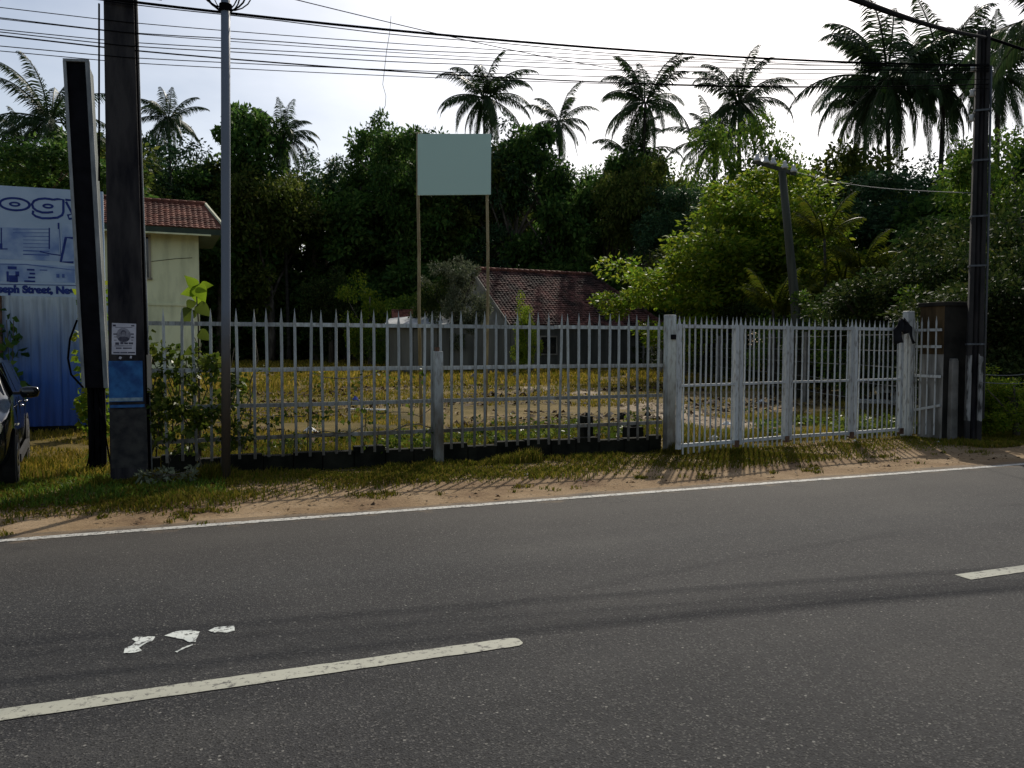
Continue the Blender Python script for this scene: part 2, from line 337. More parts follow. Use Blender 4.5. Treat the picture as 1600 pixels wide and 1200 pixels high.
M['wood_pole'] = mat('weathered_pole', (0.035, 0.038, 0.028), (0.07, 0.072, 0.055), 2, 0.9, stretch=(3, 3, .3))
M['wire'] = mat('galvanised_wire', (0.16, 0.165, 0.165), None, rough=0.7, spec=.1)
M['car_paint'] = mat('black_car_paint', (0.006, 0.008, 0.011), None, rough=0.12, spec=0.6)
M['car_paint'].node_tree.nodes['Principled BSDF'].inputs['Coat Weight'].default_value = 0.25
M['rim'] = mat('alloy_rim', (0.35, 0.35, 0.36), None, rough=0.3, metal=0.8)
M['lamp_glass'] = mat('headlamp_glass', (0.55, 0.55, 0.42), None, rough=0.15, spec=0.7)
M['pillar_face'] = mat('faded_sign_face', (0.05, 0.06, 0.055), (0.12, 0.14, 0.13), 3, 0.7, stretch=(1, 1, .4))
M['chrome'] = mat('chrome', (0.7, 0.7, 0.72), None, rough=0.12, metal=1.0)

# ------------------------------------------------------------------ ground, road, markings
def sheet(name, x0, x1, y0, y1, z, m, kind='structure', wob0=0, wob1=0, n=200, label=None):
    xs = np.linspace(x0, x1, n); V = []
    for i, x in enumerate(xs):
        a = wob0*(math.sin(x*1.7)+0.6*math.sin(x*4.1+1)+0.5*math.sin(x*9.3+2)) if wob0 else 0
        b_ = wob1*(math.sin(x*1.3+2)+0.6*math.sin(x*3.7)+0.6*math.sin(x*8.1+1)) if wob1 else 0
        V += [(x, y0+a, z), (x, y1+b_, z)]
    F = [(2*i, 2*i+2, 2*i+3, 2*i+1) for i in range(n-1)]
    o = link(name, mesh_np(name, V, F, m)); tag(o, kind=kind); return o
s = 900
tag(link('ground', mesh_np('ground', [(-s, -s, -0.006), (s, -s, -0.006), (s, s, -0.006), (-s, s, -0.006)], [(0, 1, 2, 3)], M['far_ground'])), kind='structure')
sheet('verge', -60, 80, 7.2, 11.4, 0.0, M['sand'])
sheet('near_verge', -60, 80, -4.0, -0.2, 0.0, M['sand'])
sheet('vacant_lot', -60, 80, 10.55, 72, 0.004, M['earth'])
sheet('road', -60, 80, -0.5, 7.74, 0.008, M['asphalt'], wob1=0.03, n=1400)
# painted lines
def strip(name, x0, x1, y, w, m, wob=0.004, z=0.012, round_end=False):
    n = max(12, int((x1-x0)*14)); xs = np.linspace(x0, x1, n); V = []
    if round_end: xs = np.r_[x0+.05-.05*np.cos(np.linspace(0, math.pi/2, 6)), np.linspace(x0+.08, x1-.08, n), x1-.06+.06*np.sin(np.linspace(0, math.pi/2*.98, 8))]; n = len(xs)
    for x in xs:
        ww = w
        if round_end and x > x1-0.06: ww = w*(.35+.65*math.sqrt(max(0.0, 1-((x-(x1-0.06))/0.06)**2)))
        V += [(x, y-ww/2+random.uniform(-wob, wob), z), (x, y+ww/2+random.uniform(-wob, wob), z)]
    F = [(2*i, 2*i+2, 2*i+3, 2*i+1) for i in range(n-1)]
    return tag(link(name, mesh_np(name, V, F, m)), kind='structure')
strip('edge_line', -60, 80, 7.545, 0.105, M['edge_paint'], 0.005)
for x0 in (-13.9, -7.65, -1.40, 4.84, 11.1, 17.3, 23.5):
    strip('centre_dash', x0, x0+2.97, 3.955+0.008*max(0, x0-2), 0.125, M['line_paint'], 0.003, round_end=True)
# splashes of white paint on the asphalt
def splash(pts_px):
    P = []
    for i in range(len(pts_px)):
        a, b_ = pts_px[i], pts_px[(i+1) % len(pts_px)]
        for t in (0, .33, .66):
            p = gnd(a[0]+(b_[0]-a[0])*t+random.uniform(-.8, .8), a[1]+(b_[1]-a[1])*t+random.uniform(-.5, .5), 0.012)
            P.append(tuple(p))
    mb = MB(); mb.add(P, [tuple(range(len(P)))])
    return tag(mb.build('paint_splash', M['splash_paint']), kind='structure')
splash([(193, 1020), (196, 1012), (206, 1009), (213, 1002), (206, 999), (212, 995), (226, 995), (242, 994), (240, 1000), (225, 1006), (217, 1012), (222, 1017), (205, 1020)])
splash([(257, 993), (275, 986), (300, 984), (313, 987), (308, 994), (306, 1003), (296, 1003), (286, 999)])
splash([(273, 1018), (285, 1012), (302, 1005), (302, 1008), (290, 1012), (276, 1019)])
splash([(326, 985), (336, 980), (350, 978), (366, 978), (366, 985), (355, 988), (335, 988)])
# pale worn track through the lot
def track(name, pts, z, m):
    C = [gnd(px, py) for px, py, _ in pts]; V = []; n = 60
    for k in range(n+1):
        t = k/n*(len(C)-1); q = min(len(C)-2, int(t)); f = t-q
        c = C[q].lerp(C[q+1], f); w = pts[q][2]*(1-f)+pts[q+1][2]*f; d = (C[q+1]-C[q]).normalized(); nr = Vector((-d.y, d.x, 0))
        for sg in (-1, 1):
            e_ = c+nr*sg*w*(0.75+0.35*math.sin(k*1.1+sg)+0.2*math.sin(k*2.7+2*sg)); V.append((e_.x, e_.y, z))
    F = [(2*i_, 2*i_+2, 2*i_+3, 2*i_+1) for i_ in range(n)]
    return tag(link(name, mesh_np(name, V, F, m)), kind='structure')
track('worn_track', [(1120, 690, .9), (1110, 662, 1.2), (1040, 640, 1.1), (950, 622, 1.0), (860, 610, 1.1), (760, 602, 1.2), (690, 598, 1.2), (620, 595, .8)], 0.008, M['path'])

# ------------------------------------------------------------------ grass and ground cover (stuff)
def blades(name, XY, h, w, m, lean=0.5, per=1, z0=0.0):
    N = len(XY)*per
    base = np.repeat(XY, per, 0) + rng.normal(0, 0.03 if per > 1 else 0, (N, 2))
    hh = np.repeat(h, per) * rng.uniform(0.5, 1.15, N); ang = rng.uniform(0, 2*np.pi, N)
    ln = rng.uniform(0.1, 1, N)*lean*hh; la = rng.uniform(0, 2*np.pi, N)
    ww = w*rng.uniform(0.6, 1.3, N)
    dx, dy = np.cos(ang)*ww/2, np.sin(ang)*ww/2
    lx, ly = np.cos(la)*ln, np.sin(la)*ln
    V = np.zeros((N, 5, 3), np.float32)
    V[:, 0] = np.c_[base[:, 0]-dx, base[:, 1]-dy, np.full(N, z0)]
    V[:, 1] = np.c_[base[:, 0]+dx, base[:, 1]+dy, np.full(N, z0)]
    V[:, 2] = np.c_[base[:, 0]+dx*.8+lx*.35, base[:, 1]+dy*.8+ly*.35, z0+hh*.6]
    V[:, 3] = np.c_[base[:, 0]-dx*.8+lx*.35, base[:, 1]-dy*.8+ly*.35, z0+hh*.6]
    V[:, 4] = np.c_[base[:, 0]+lx, base[:, 1]+ly, z0+hh*np.clip(1-0.3*ln/hh, .5, 1)]
    i = np.arange(N)[:, None]*5
    F = np.concatenate([i+np.array([[0, 1, 2]]), i+np.array([[0, 2, 3]]), i+np.array([[3, 2, 4]])])
    return link(name, mesh_np(name, V.reshape(-1, 3), F, m))
ORD = ['first', 'second', 'third', 'fourth', 'fifth', 'sixth', 'seventh', 'eighth', 'ninth', 'tenth', 'eleventh', 'twelfth', 'thirteenth', 'fourteenth', 'fifteenth', 'sixteenth', 'seventeenth']
def leaf_cloud_early(C, rad, per, ls):
    P = np.repeat(C, per, 0); N = len(P); P = P+rng.normal(0, rad*.6, (N, 3))*np.array([1, 1, .5]); P[:, 2] = np.clip(P[:, 2], .015, None)
    ax = rng.normal(0, 1, (N, 3)); ax /= np.linalg.norm(ax, axis=1)[:, None]; nb = np.cross(ax, rng.normal(0, 1, (N, 3))); nb /= np.linalg.norm(nb, axis=1)[:, None]
    L = (ls*rng.uniform(.5, 1.4, N))[:, None]; V = np.stack([P, P+ax*L*.5+nb*L*.3, P+ax*L, P+ax*L*.5-nb*L*.3], 1)
    V[:, :, 2] = np.clip(V[:, :, 2], .01, None)
    return V.reshape(-1, 3), np.arange(4*N).reshape(-1, 4)
def vnoise(x, y, s, seed=0):
    r = np.random.default_rng(seed); t = np.zeros_like(x)
    for k in range(6):
        a, b_, p = r.uniform(-1, 1), r.uniform(-1, 1), r.uniform(0, 6.28)
        f = s*(1+k*0.55); t += np.sin((a*x+b_*y)*f*2+p)/(1+k*0.35)
    return t/2.2
# roadside strip
XB = [-30, -6, -2.2, -0.6, 0.4, 1.3, 3, 6, 7.6, 9.6, 12, 16, 40]
YB = [8.6, 8.5, 8.35, 8.25, 8.3, 8.6, 8.5, 8.45, 8.5, 8.95, 8.9, 8.8, 8.8]
n = 190000
x = rng.uniform(-7, 17, n); y = rng.uniform(8.0, 10.6, n)
yb = np.interp(x, XB, YB) + 0.22*vnoise(x, y, 1.6, 3)
dens = np.clip((y-yb)/0.75, 0, 1)**1.3*np.clip(0.75+0.5*vnoise(x, y, 1.1, 5), 0.12, 1)
gap = (x > 8.6) & (x < 12.0); dens[gap] *= 0.5
dens[(x > 11.3) & (y > 8.95+.1*vnoise(x, y, 2, 4))] = 0.8
keep = rng.uniform(0, 1, n) < dens
x, y = x[keep], y[keep]; hh = 0.055+0.05*np.clip(vnoise(x, y, 1.8, 9), -0.6, 1)
hh += 0.05*np.exp(-((x-0.0)/0.9)**2-((y-8.7)/0.5)**2)
tag(blades('roadside_grass', np.c_[x, y], hh, 0.012, M['grass_green'], 0.9), 'short tufted grass along the fence foot', 'grass', kind='stuff')
# scattered outlier tufts on the sand
n = 900; x = rng.uniform(-3, 13, n); y = np.interp(x, XB, YB) - np.abs(rng.normal(0, 0.22, n))
sel = vnoise(x, y, 3.0, 21) > 0.45; x, y = x[sel], y[sel]
tag(blades('verge_tufts', np.c_[x, y], np.full(len(x), 0.05), 0.012, M['grass_green'], 1.0, per=14), 'sparse grass tufts on the sandy verge', 'grass', kind='stuff')
# left corner under the pole and beside the car
n = 26000; x = rng.uniform(-7, 0.2, n); y = rng.uniform(9.0, 13.0, n)
sel = (vnoise(x, y, 0.9, 33) > -0.5) & ~((x < -1.6) & (y > 10.8)); x, y = x[sel], y[sel]
tag(blades('corner_grass', np.c_[x, y], np.full(len(x), 0.085), 0.012, M['leaf_mid'], 0.9), 'low grass in the shade under the concrete pole', 'grass', kind='stuff')
# inside the lot: density falls off with distance, blade width grows
def lot_grass(name, y0, y1, n, h, w, m, seed, label, thr):
    y = rng.uniform(y0, y1, n); x = rng.uniform(-0.12*y-1.5, 1.0*y+2, n)
    v = vnoise(x, y, 0.55, seed)
    bare = np.exp(-((y - (16+0.25*(x-6)+1.5*np.sin(x*.4)))/2.2)**2) * ((x > 4) & (x < 22))
    sel = (v - 1.1*bare) > thr; x, y = x[sel], y[sel]
    hh = h*np.clip(1+0.6*vnoise(x, y, 1.1, seed+1), 0.4, 1.9)
    tag(blades(name, np.c_[x, y], hh, w, m, 0.8), label, 'grass', kind='stuff')
lot_grass('lot_grass', 10.75, 17, 62000, 0.10, 0.016, M['grass_dry'], 41, 'dry yellow green grass just inside the fence', -0.15)
lot_grass('lot_grass', 10.75, 14, 26000, 0.16, 0.016, M['grass_green'], 43, 'greener grass and weeds along the inside of the fence', -0.2)
lot_grass('lot_grass', 17, 32, 60000, 0.10, 0.028, M['grass_dry'], 47, 'dry yellow grass across the middle of the lot', 0.0)
lot_grass('lot_grass', 30, 85, 80000, 0.22, 0.07, M['grass_dry'], 51, 'yellowed grass at the far end of the lot', -0.5)
lot_grass('lot_grass', 17, 40, 30000, 0.14, 0.03, M['grass_green'], 48, 'greener grass patches across the lot', 0.15)
x = rng.uniform(-0.5, 13, 1100); y = 10.75+np.abs(rng.normal(0, 1.6, 1100)); sel = vnoise(x, y, 0.9, 71) > 0.1; x, y = x[sel], y[sel]
V, F = leaf_cloud_early(np.c_[x, y, rng.uniform(.03, .2, len(x))], .10, 16, .075)
tag(link('lot_weeds', mesh_np('lot_weeds', V, F, M['leaf_vine'])), 'low broad leaved weeds inside the fence', 'weeds', kind='stuff')
x = rng.uniform(12.0, 17, 30000); y = rng.uniform(10.4, 15, 30000)
tag(blades('shade_grass', np.c_[x, y], np.full(30000, .1), .014, M['grass_green'], .9), 'rank grass in the shade around the right concrete pole', 'grass', kind='stuff')
x = rng.uniform(-1.2, 6.6, 15000); y = rng.normal(10.2, .08, 15000); sel = vnoise(x, y*0, 1.7, 81) > -0.1; x, y = x[sel], y[sel]
tag(blades('plinth_weeds', np.c_[x, y], (.13+.10*np.clip(vnoise(x, y*0, 2.3, 82), -1, 1)), .012, M['grass_green'], .7), 'taller grass blades against the foot of the plinth', 'grass', kind='stuff')
# dead leaves and crumbs of rubbish strewn about the lot
def chips(name, n, x0, x1, y0, y1, sz, m, label, thr=-9, seed=1):
    x = rng.uniform(x0, x1, n); y = rng.uniform(y0, y1, n); sel = vnoise(x, y, 0.8, seed) > thr; x, y = x[sel], y[sel]; N = len(x)
    a = rng.uniform(0, 6.28, N); L = sz*rng.uniform(.5, 1.5, N); Wd = L*rng.uniform(.35, .8, N)
    V = np.zeros((N, 4, 3)); ca, sa = np.cos(a), np.sin(a); z = rng.uniform(0.012, 0.05, N)
    for k, (u, v_, dz) in enumerate(((-1, 0, 0), (0, -1, .6), (1, 0, 0), (0, 1, .9))):
        V[:, k] = np.c_[x+ca*u*L/2-sa*v_*Wd/2, y+sa*u*L/2+ca*v_*Wd/2, z+dz*L*rng.uniform(0, .6, N)]
    F = np.arange(4*N).reshape(-1, 4)
    o = link(name, mesh_np(name, V.reshape(-1, 3), F, m)); tag(o, label, 'debris', kind='stuff')
chips('fallen_leaves', 7500, -0.5, 20, 11, 30, 0.15, M['dead_leaf'], 'brown fallen leaves strewn over the lot', 0.1, 61)
chips('fallen_leaves', 900, -4, 13, 7.75, 9.6, 0.045, M['dead_leaf'], 'small dead leaves on the sandy roadside', 0.0, 63)
chips('verge_grit', 1500, -5, 13, 7.7, 9.2, 0.022, M['path'], 'pale grit on the sandy roadside', -0.2, 65)
chips('pale_rubble', 1500, 5, 17, 11.5, 22, 0.10, M['path'], 'pale rubble crumbs on the bare earth behind the gate', 0.0, 67)

# ------------------------------------------------------------------ vegetation builders
def leaf_cloud(centers, radii, per, lsize, flat=0.75, aspect=0.5, droop=0.3):
    """rhombic leaves spread through a set of clumps"""
    C = np.repeat(np.asarray(centers), per, 0); Rr = np.repeat(np.asarray(radii), per)
    N = len(C); d = rng.normal(0, 1, (N, 3)); d /= np.linalg.norm(d, axis=1)[:, None]
    r = Rr*rng.uniform(0, 1, N)**0.45
    P = C + d*r[:, None]*np.array([1, 1, flat])
    ax = d + rng.normal(0, 0.7, (N, 3)); ax[:, 2] -= droop; ax /= np.linalg.norm(ax, axis=1)[:, None]
    nb = rng.normal(0, 1, (N, 3)); nb -= ax*(nb*ax).sum(1)[:, None]; nb /= np.linalg.norm(nb, axis=1)[:, None]
    nn = np.cross(ax, nb)
    L = (lsize*rng.uniform(.6, 1.35, N))[:, None]; Wd = L*aspect
    V = np.zeros((N, 4, 3), np.float32)
    V[:, 0] = P; V[:, 1] = P+ax*L*.45+nb*Wd/2+nn*L*.06; V[:, 2] = P+ax*L-nn*L*.1; V[:, 3] = P+ax*L*.45-nb*Wd/2+nn*L*.06
    return V.reshape(-1, 3), np.arange(4*N).reshape(-1, 4)
def tree_variant(H, Wd, trunk_frac, nclump, per, lsize, leaf, seed, clump_r=0.17, bark='bark', lean=0.0, hollow=0.35):
    """returns (trunk mesh, crown mesh) with the foot at the origin"""
    r = np.random.default_rng(seed); global rng
    old = rng; rng = r
    zc = H*(1+trunk_frac)/2; hz = H*(1-trunk_frac)/2; cs = []; rs = []
    lobes = [(r.uniform(-.5, .5)*Wd*.6, r.uniform(-.5, .5)*Wd*.6, r.uniform(-.5, .65)*hz, r.uniform(.45, .8)) for _ in range(7)]
    while len(cs) < nclump:
        lx, ly, lz, lr = lobes[r.integers(len(lobes))]
        d = r.normal(0, 1, 3); d /= np.linalg.norm(d); q = r.uniform(hollow, 1)**.5*lr
        p = np.array([lx+d[0]*q*Wd*.42, ly+d[1]*q*Wd*.42, zc+lz+d[2]*q*hz*.62])
        if p[2] < H*trunk_frac*0.7 or p[2] > H*0.985: continue
        if (p[0]/(Wd*.56))**2+(p[1]/(Wd*.56))**2 > 1.1: continue
        cs.append(p); rs.append(clump_r*Wd*r.uniform(.45, 1.0)*.75)
    V, F = leaf_cloud(cs, rs, per, lsize)
    V = np.asarray(V); k_ = Wd/np.ptp(np.percentile(V[:, :2], [1, 99], 0), 0).mean(); V[:, :2] *= k_; kz = H/np.percentile(V[:, 2], 99.7); V[:, 2] *= kz; cs = [np.array([c[0]*k_, c[1]*k_, c[2]*kz*.98]) for c in cs]
    crown = mesh_np('crown', V, F, leaf)
    mb = MB(); top = np.array([lean*H, 0, H*0.62]); tr = H*0.02+0.05
    tp = [Vector((lean*H*t*t+0.02*H*math.sin(3*t+seed), 0.015*H*math.sin(4*t+seed), H*0.75*t)) for t in np.linspace(0, 1, 8)]
    mb.tube(tp, [tr*(1.25-1.0*t) for t in np.linspace(0, 1, 8)], 8)
    for k in range(min(16, nclump)):
        p = cs[r.integers(nclump)]; t0 = r.uniform(.4, .85); a = tp[int(t0*7)]
        b_ = Vector(p); mid = a.lerp(b_, .5)+Vector((0, 0, .06*H*r.uniform(-.2, 1)))
        mb.tube([a, a.lerp(mid, .5)+Vector((0, 0, .01*H)), mid, b_], [tr*.5, tr*.38, tr*.28, tr*.08], 5, cap=False)
    trunk = mb.mesh('trunk', M[bark], True)
    rng = old
    return trunk, crown
def place_tree(name, var, loc, sxy, sz, rz, label, cat='tree', group=None, leaf=None):
    e = empty(name, loc, rz, label, cat, group); e.scale = (sxy, sxy, sz)
    link('trunk', var[0], e); c = link('crown', var[1], e)
    return e
def frond_mesh(nf, L, leafl, drop, up0, up1, seed, npair=46, wl=0.085, curl=1.0):
    """a palm head: each frond an arching rib with two rows of hanging leaflets"""
    r = np.random.default_rng(seed); V = []; F = []; ribs = MB()
    for k in range(nf):
        az = k*2.39996+r.uniform(-.75, .75); t = (k+.5)/nf
        el = up0+(up1-up0)*t + r.uniform(-.25, .25); ln = L*r.uniform(.75, 1.15)*(0.78+0.22*math.sin(math.pi*min(1, t*1.1+.1)))
        hd = np.array([math.cos(az), math.sin(az), 0.0]); side = np.array([-math.sin(az), math.cos(az), 0.0])
        pts = []; p = np.zeros(3)+hd*0.12; e = el; S = 16
        twist = r.uniform(-.35, .35)
        for i in range(S+1):
            pts.append(p.copy()); d = hd*math.cos(e)+np.array([0, 0, math.sin(e)])
            p = p+d*(ln/S)+side*twist*0.02*i*ln/S; e -= curl*drop*(0.35+1.3*i/S)/S*(1.0+0.5*math.cos(el))
            e = max(e, -1.5)
        ribs.tube([Vector(q) for q in pts], [0.045*(1-i/S)**.7+0.006 for i in range(S+1)], 4, cap=False)
        pts = np.array(pts)
        for j in range(npair):
            u = 0.10+0.90*j/(npair-1); i = min(S-1, int(u*S)); q = pts[i]+(pts[i+1]-pts[i])*(u*S-i)
            tg = pts[i+1]-pts[i]; tg /= np.linalg.norm(tg); nrm = np.cross(side, tg); nrm /= np.linalg.norm(nrm)
            ll = leafl*(0.35+0.65*math.sin(math.pi*min(1, u*0.92+.14)))*r.uniform(.8, 1.1)
            for sgn in (-1, 1):
                if r.uniform() < .05: continue
                sd = side*sgn*0.7+tg*(0.75+.3*u)+np.array([0, 0, -0.40-0.45*r.uniform()]); sd /= np.linalg.norm(sd)
                m1 = q+sd*ll*.5; tip = m1+(sd+np.array([0, 0, -0.75]))/np.linalg.norm(sd+np.array([0, 0, -0.75]))*ll*.5
                wv = tg*wl/2; b_ = len(V)
                V += [q-wv*.5, q+wv*.5, m1+wv, m1-wv, tip]
                F += [(b_, b_+1, b_+2), (b_, b_+2, b_+3), (b_+3, b_+2, b_+4)]
    return V, F, ribs
def palm_head(name, leaf, rib, **kw):
    V, F, ribs = frond_mesh(**kw)
    mb = MB(); mb.add(V, F, 0); n0 = len(mb.v)
    mb.v += ribs.v; mb.f += [tuple(i+n0 for i in f) for f in ribs.f]; mb.m += [1]*len(ribs.f)
    me = mb.mesh(name, [leaf, rib]); c = np.array(mb.v); me['span'] = float(np.ptp(np.percentile(c[:, :2], [0.5, 99.5], 0), 0).mean()); return me
HEADS = [palm_head('fronds', M['leaf_palm'], M['leaf_palm'], nf=nf_, L=4.0, leafl=0.95, drop=dr_, up0=1.45, up1=-1.25, wl=0.062, npair=62, seed=s_) for s_, nf_, dr_ in ((1, 28, 1.0), (2, 31, 1.2), (3, 25, .9), (4, 29, 1.35), (5, 34, 1.1), (6, 23, 1.2))]
def nuts_mesh():
    mb = MB()
    for k in range(9):
        a = k*0.9; c = (0.32*math.cos(a), 0.32*math.sin(a), -0.35-0.12*(k % 3))
        mb.lathe([(0.02, -.15), (.09, -.1), (.12, 0), (.09, .1), (.02, .14)], 7, c)
    return mb.mesh('coconuts', M['leaf_dark'], True)
NUTS = nuts_mesh()
palm_i = 0
def coconut(px, py, D, span_px, label, bend=0.0, head=None, rz=None, tilt=0.0):
    """px,py = where the head sits; D = distance; span_px = crown width seen"""
    global palm_i
    top = atD(px, py, D); z = top.z; f = foot(px, D)
    e = empty('coconut_palm', f, 0, label, 'palm tree', 'coconut palms on the skyline')
    img_r = Vector((RIGHT.x, RIGHT.y, 0))
    mb = MB(); pts = []; S = 12
    for i in range(S+1):
        t = i/S; pts.append(Vector((0, 0, z*t)) + img_r*(bend*(1-t)**1.6))
    e.location = f
    mb.tube(pts, [0.20-0.09*i/S + (0.12 if i == 0 else 0) for i in range(S+1)], 9)
    mb.build('trunk', M['palm_bark'], e, True)
    hm = HEADS[(palm_i if head is None else head) % 6]; sc = 1.06*span_px*D/FPX/hm['span']
    h = link('fronds', HEADS[(palm_i if head is None else head) % 6], e, (0, 0, z)); h.scale = (sc, sc, sc)
    h.rotation_euler = (.12*math.sin(palm_i*2.1), .14*math.cos(palm_i*1.7), palm_i*1.3 if rz is None else rz)
    n_ = link('coconuts', NUTS, e, (0, 0, z)); n_.scale = (sc, sc, sc)
    palm_i += 1
    return e

# ------------------------------------------------------------------ trees
M['leaf_olive'] = leafmat('leaf_olive', [(0.040, 0.070, 0.014), (0.07, 0.105, 0.018), (0.11, 0.14, 0.024), (0.15, 0.16, 0.035)], 0.42, 0.6)
M['leaf_blue'] = leafmat('leaf_blue', [(0.018, 0.050, 0.022), (0.030, 0.075, 0.030), (0.05, 0.10, 0.042), (0.08, 0.13, 0.05)], 0.3, 0.5)
VB = [tree_variant(18, 12, 0.16, nc_, pr_, ls_, M[lm_], 100+k, clump_r=cr_) for k, (nc_, pr_, ls_, lm_, cr_) in enumerate(((150, 170, .34, 'leaf_dark', .15), (110, 190, .40, 'leaf_olive', .18), (190, 150, .27, 'leaf_blue', .13), (130, 170, .46, 'leaf_dark', .16)))]
VM = [tree_variant(10, 9, 0.10, 150, 200, 0.19, M['leaf_mid'], 200+k, clump_r=0.15) for k in range(2)]
VY = tree_variant(9, 8, 0.05, 180, 250, 0.165, M['leaf_yellow'], 300, clump_r=0.14)
VS = [tree_variant(3, 3, 0.03, 75, 210, 0.09, M['leaf_hedge' if k == 0 else 'leaf_mid'], 400+k, clump_r=0.2) for k in range(2)]
VSD = tree_variant(3, 3.2, 0.02, 85, 220, 0.09, M['leaf_hedge'], 410, clump_r=0.2)
VSY = tree_variant(3, 3, 0.03, 75, 190, 0.10, M['leaf_yellow'], 420, clump_r=0.2)
VG = tree_variant(6, 5, 0.08, 80, 170, 0.15, M['leaf_grey'], 430, clump_r=0.17)
VU = tree_variant(7, 10, 0.0, 190, 110, 0.40, M['leaf_dark'], 440, clump_r=0.17)
VW = tree_variant(3.2, 9, 0.0, 110, 90, 0.40, M['leaf_dark'], 441, clump_r=0.15, hollow=0.1)

def wood_tree(px, top_py, D, width_px, k, label, bank=VB, H0=18.0, W0=12.0, name='broadleaf_tree', group='dark trees behind the lot'):
    z = atD(px, top_py, D).z; w = width_px*D/FPX
    return place_tree(name, bank[k % len(bank)], foot(px, D), w/W0, z/H0, k*1.37+px*0.01, label, 'tree', group)
back = [  # px, top_py, D, width_px, label
    (20, 222, 62, 210, 'dark tree at far left above the white banner'),
    (150, 215, 70, 190, 'dark tree behind the black sign pillar'),
    (235, 205, 84, 170, 'dark tree just right of the concrete pole top'),
    (345, 178, 86, 150, 'tallest dark tree rising behind the thin steel pole'),
    (300, 250, 80, 130, 'lower dark tree above the red roof of the cream house'),
    (420, 262, 84, 150, 'dark tree in the dip right of the thin steel pole'),
    (492, 238, 88, 150, 'dark tree beneath the small palm left of centre'),
    (562, 200, 86, 170, 'rounded dark tree left of the grey board'),
    (628, 200, 84, 130, 'dark tree directly left of the grey board edge'),
    (700, 235, 84, 170, 'dark tree behind the grey board'),
    (805, 203, 82, 140, 'dark tree just right of the grey board'),
    (885, 205, 82, 150, 'dark tree under the short palm right of the board'),
    (950, 228, 80, 140, 'dark tree left of the slim leaning palm'),
    (1010, 245, 76, 110, 'dark tree at the foot of the slim leaning palm'),
    (1060, 285, 74, 130, 'lower dark tree in the sky gap beyond the yellow green tree'),
]
for k, (px, ty, D, w, lb) in enumerate(back): wood_tree(px, ty, D, w*1.12, k, lb)
# second row that closes the view under the crowns
for k, px in enumerate(range(-40, 1080, 85)):
    D = 97+4*math.sin(k*2.1)
    wood_tree(px, 300+18*math.sin(k*1.7), D, 190, k+2, ORD[k]+' dark tree from the left deep in the wood behind the front row', group='trees deep in the wood')
for k, px in enumerate(range(-20, 1100, 70)):
    D = 90+3*math.sin(k*1.3) if px < 600 else 80+3*math.sin(k)
    z = atD(px, 430+15*math.sin(k*2.3), D).z
    place_tree('understorey_bush', VU, foot(px, D), 1.05, z/7.0, k*0.9, ORD[k]+' undergrowth bush from the left beneath the trees behind the lot', 'bush', 'undergrowth at the foot of the wood')
for k, px in enumerate(range(-30, 1110, 74)):
    D = 95+2*math.sin(k*1.9) if px < 600 else 85+2*math.sin(k)
    place_tree('understorey_shrub', VW, foot(px, D)+Vector((0, 0, -.5)), 1.15, 1.0+.2*math.sin(k*2.7), k*1.9, ORD[k]+' low thicket shrub from the left along the foot of the wood', 'bush', 'low thicket at the foot of the wood')
# right-hand trees
wood_tree(1112, 278, 38, 300, 0, 'yellow green bushy tree behind the gate, left of the wooden pole', [VY], 9, 8, group=None, name='bushy_tree')
wood_tree(1200, 192, 47, 165, 0, 'mid green tree with thin top branches above the wooden pole', VM, 10, 9, group=None)
wood_tree(1215, 320, 44, 190, 1, 'mid green tree partly hidden behind the wooden pole', VM, 10, 9, group=None)
wood_tree(1320, 232, 52, 190, 1, 'dark tree below the largest palms', VB, 18, 12, group=None)
wood_tree(1400, 262, 46, 200, 2, 'dark tree between the areca palm and the right concrete pole', VB, 18, 12, group=None)
wood_tree(1465, 232, 44, 160, 0, 'mid green tree just left of the right concrete pole', VM, 10, 9, group=None)
wood_tree(1575, 150, 42, 240, 3, 'tall dark tree at the right edge of the picture', VB, 18, 12, group=None)
wood_tree(1640, 200, 36, 240, 1, 'green tree cut off by the right edge of the picture', VM, 10, 9, group=None)
wood_tree(1540, 330, 40, 180, 0, 'dark tree low behind the right concrete pole', VB, 18, 12, group=None)
wood_tree(1290, 380, 50, 220, 3, 'dark tree low behind the areca palm', VB, 18, 12, group=None)
for k, px in enumerate((1130, 1230, 1330, 1430, 1530, 1630)):
    wood_tree(px, 375, 62, 200, k+1, ORD[k]+' dark tree from the left in the rear row beyond the wire fence', group='rear row beyond the wire fence')
# shrubs lit in front of the wood
place_tree('shrub', VSY, foot(578, 66), 1.75, atD(578, 428, 66).z/3, 1.0, 'bright green shrub in front of the dark wood left of the house', 'shrub')
place_tree('shrub', VS[0], foot(515, 72), 2.0, atD(515, 425, 72).z/3, 2.0, 'duller green shrub beside the bright shrub before the wood', 'shrub')
place_tree('shrub', VS[1], foot(625, 62), 1.3, atD(625, 462, 62).z/3, 0.4, 'low green shrub next to the left end of the grey house wall', 'shrub')
place_tree('grey_leaf_tree', VG, foot(712, 50), 0.82, atD(722, 402, 50).z/6, 0.4, 'small feathery grey green tree before the house gable', 'tree')
place_tree('shrub', VS[0], foot(672, 51), 0.95, atD(672, 432, 51).z/3, 2.4, 'leafy green shrub left of the feathery grey green tree', 'shrub')
place_tree('shrub', VSY, foot(828, 46), 0.55, atD(828, 462, 46).z/3, 2.4, 'small yellow green shrub before the old house roof', 'shrub')
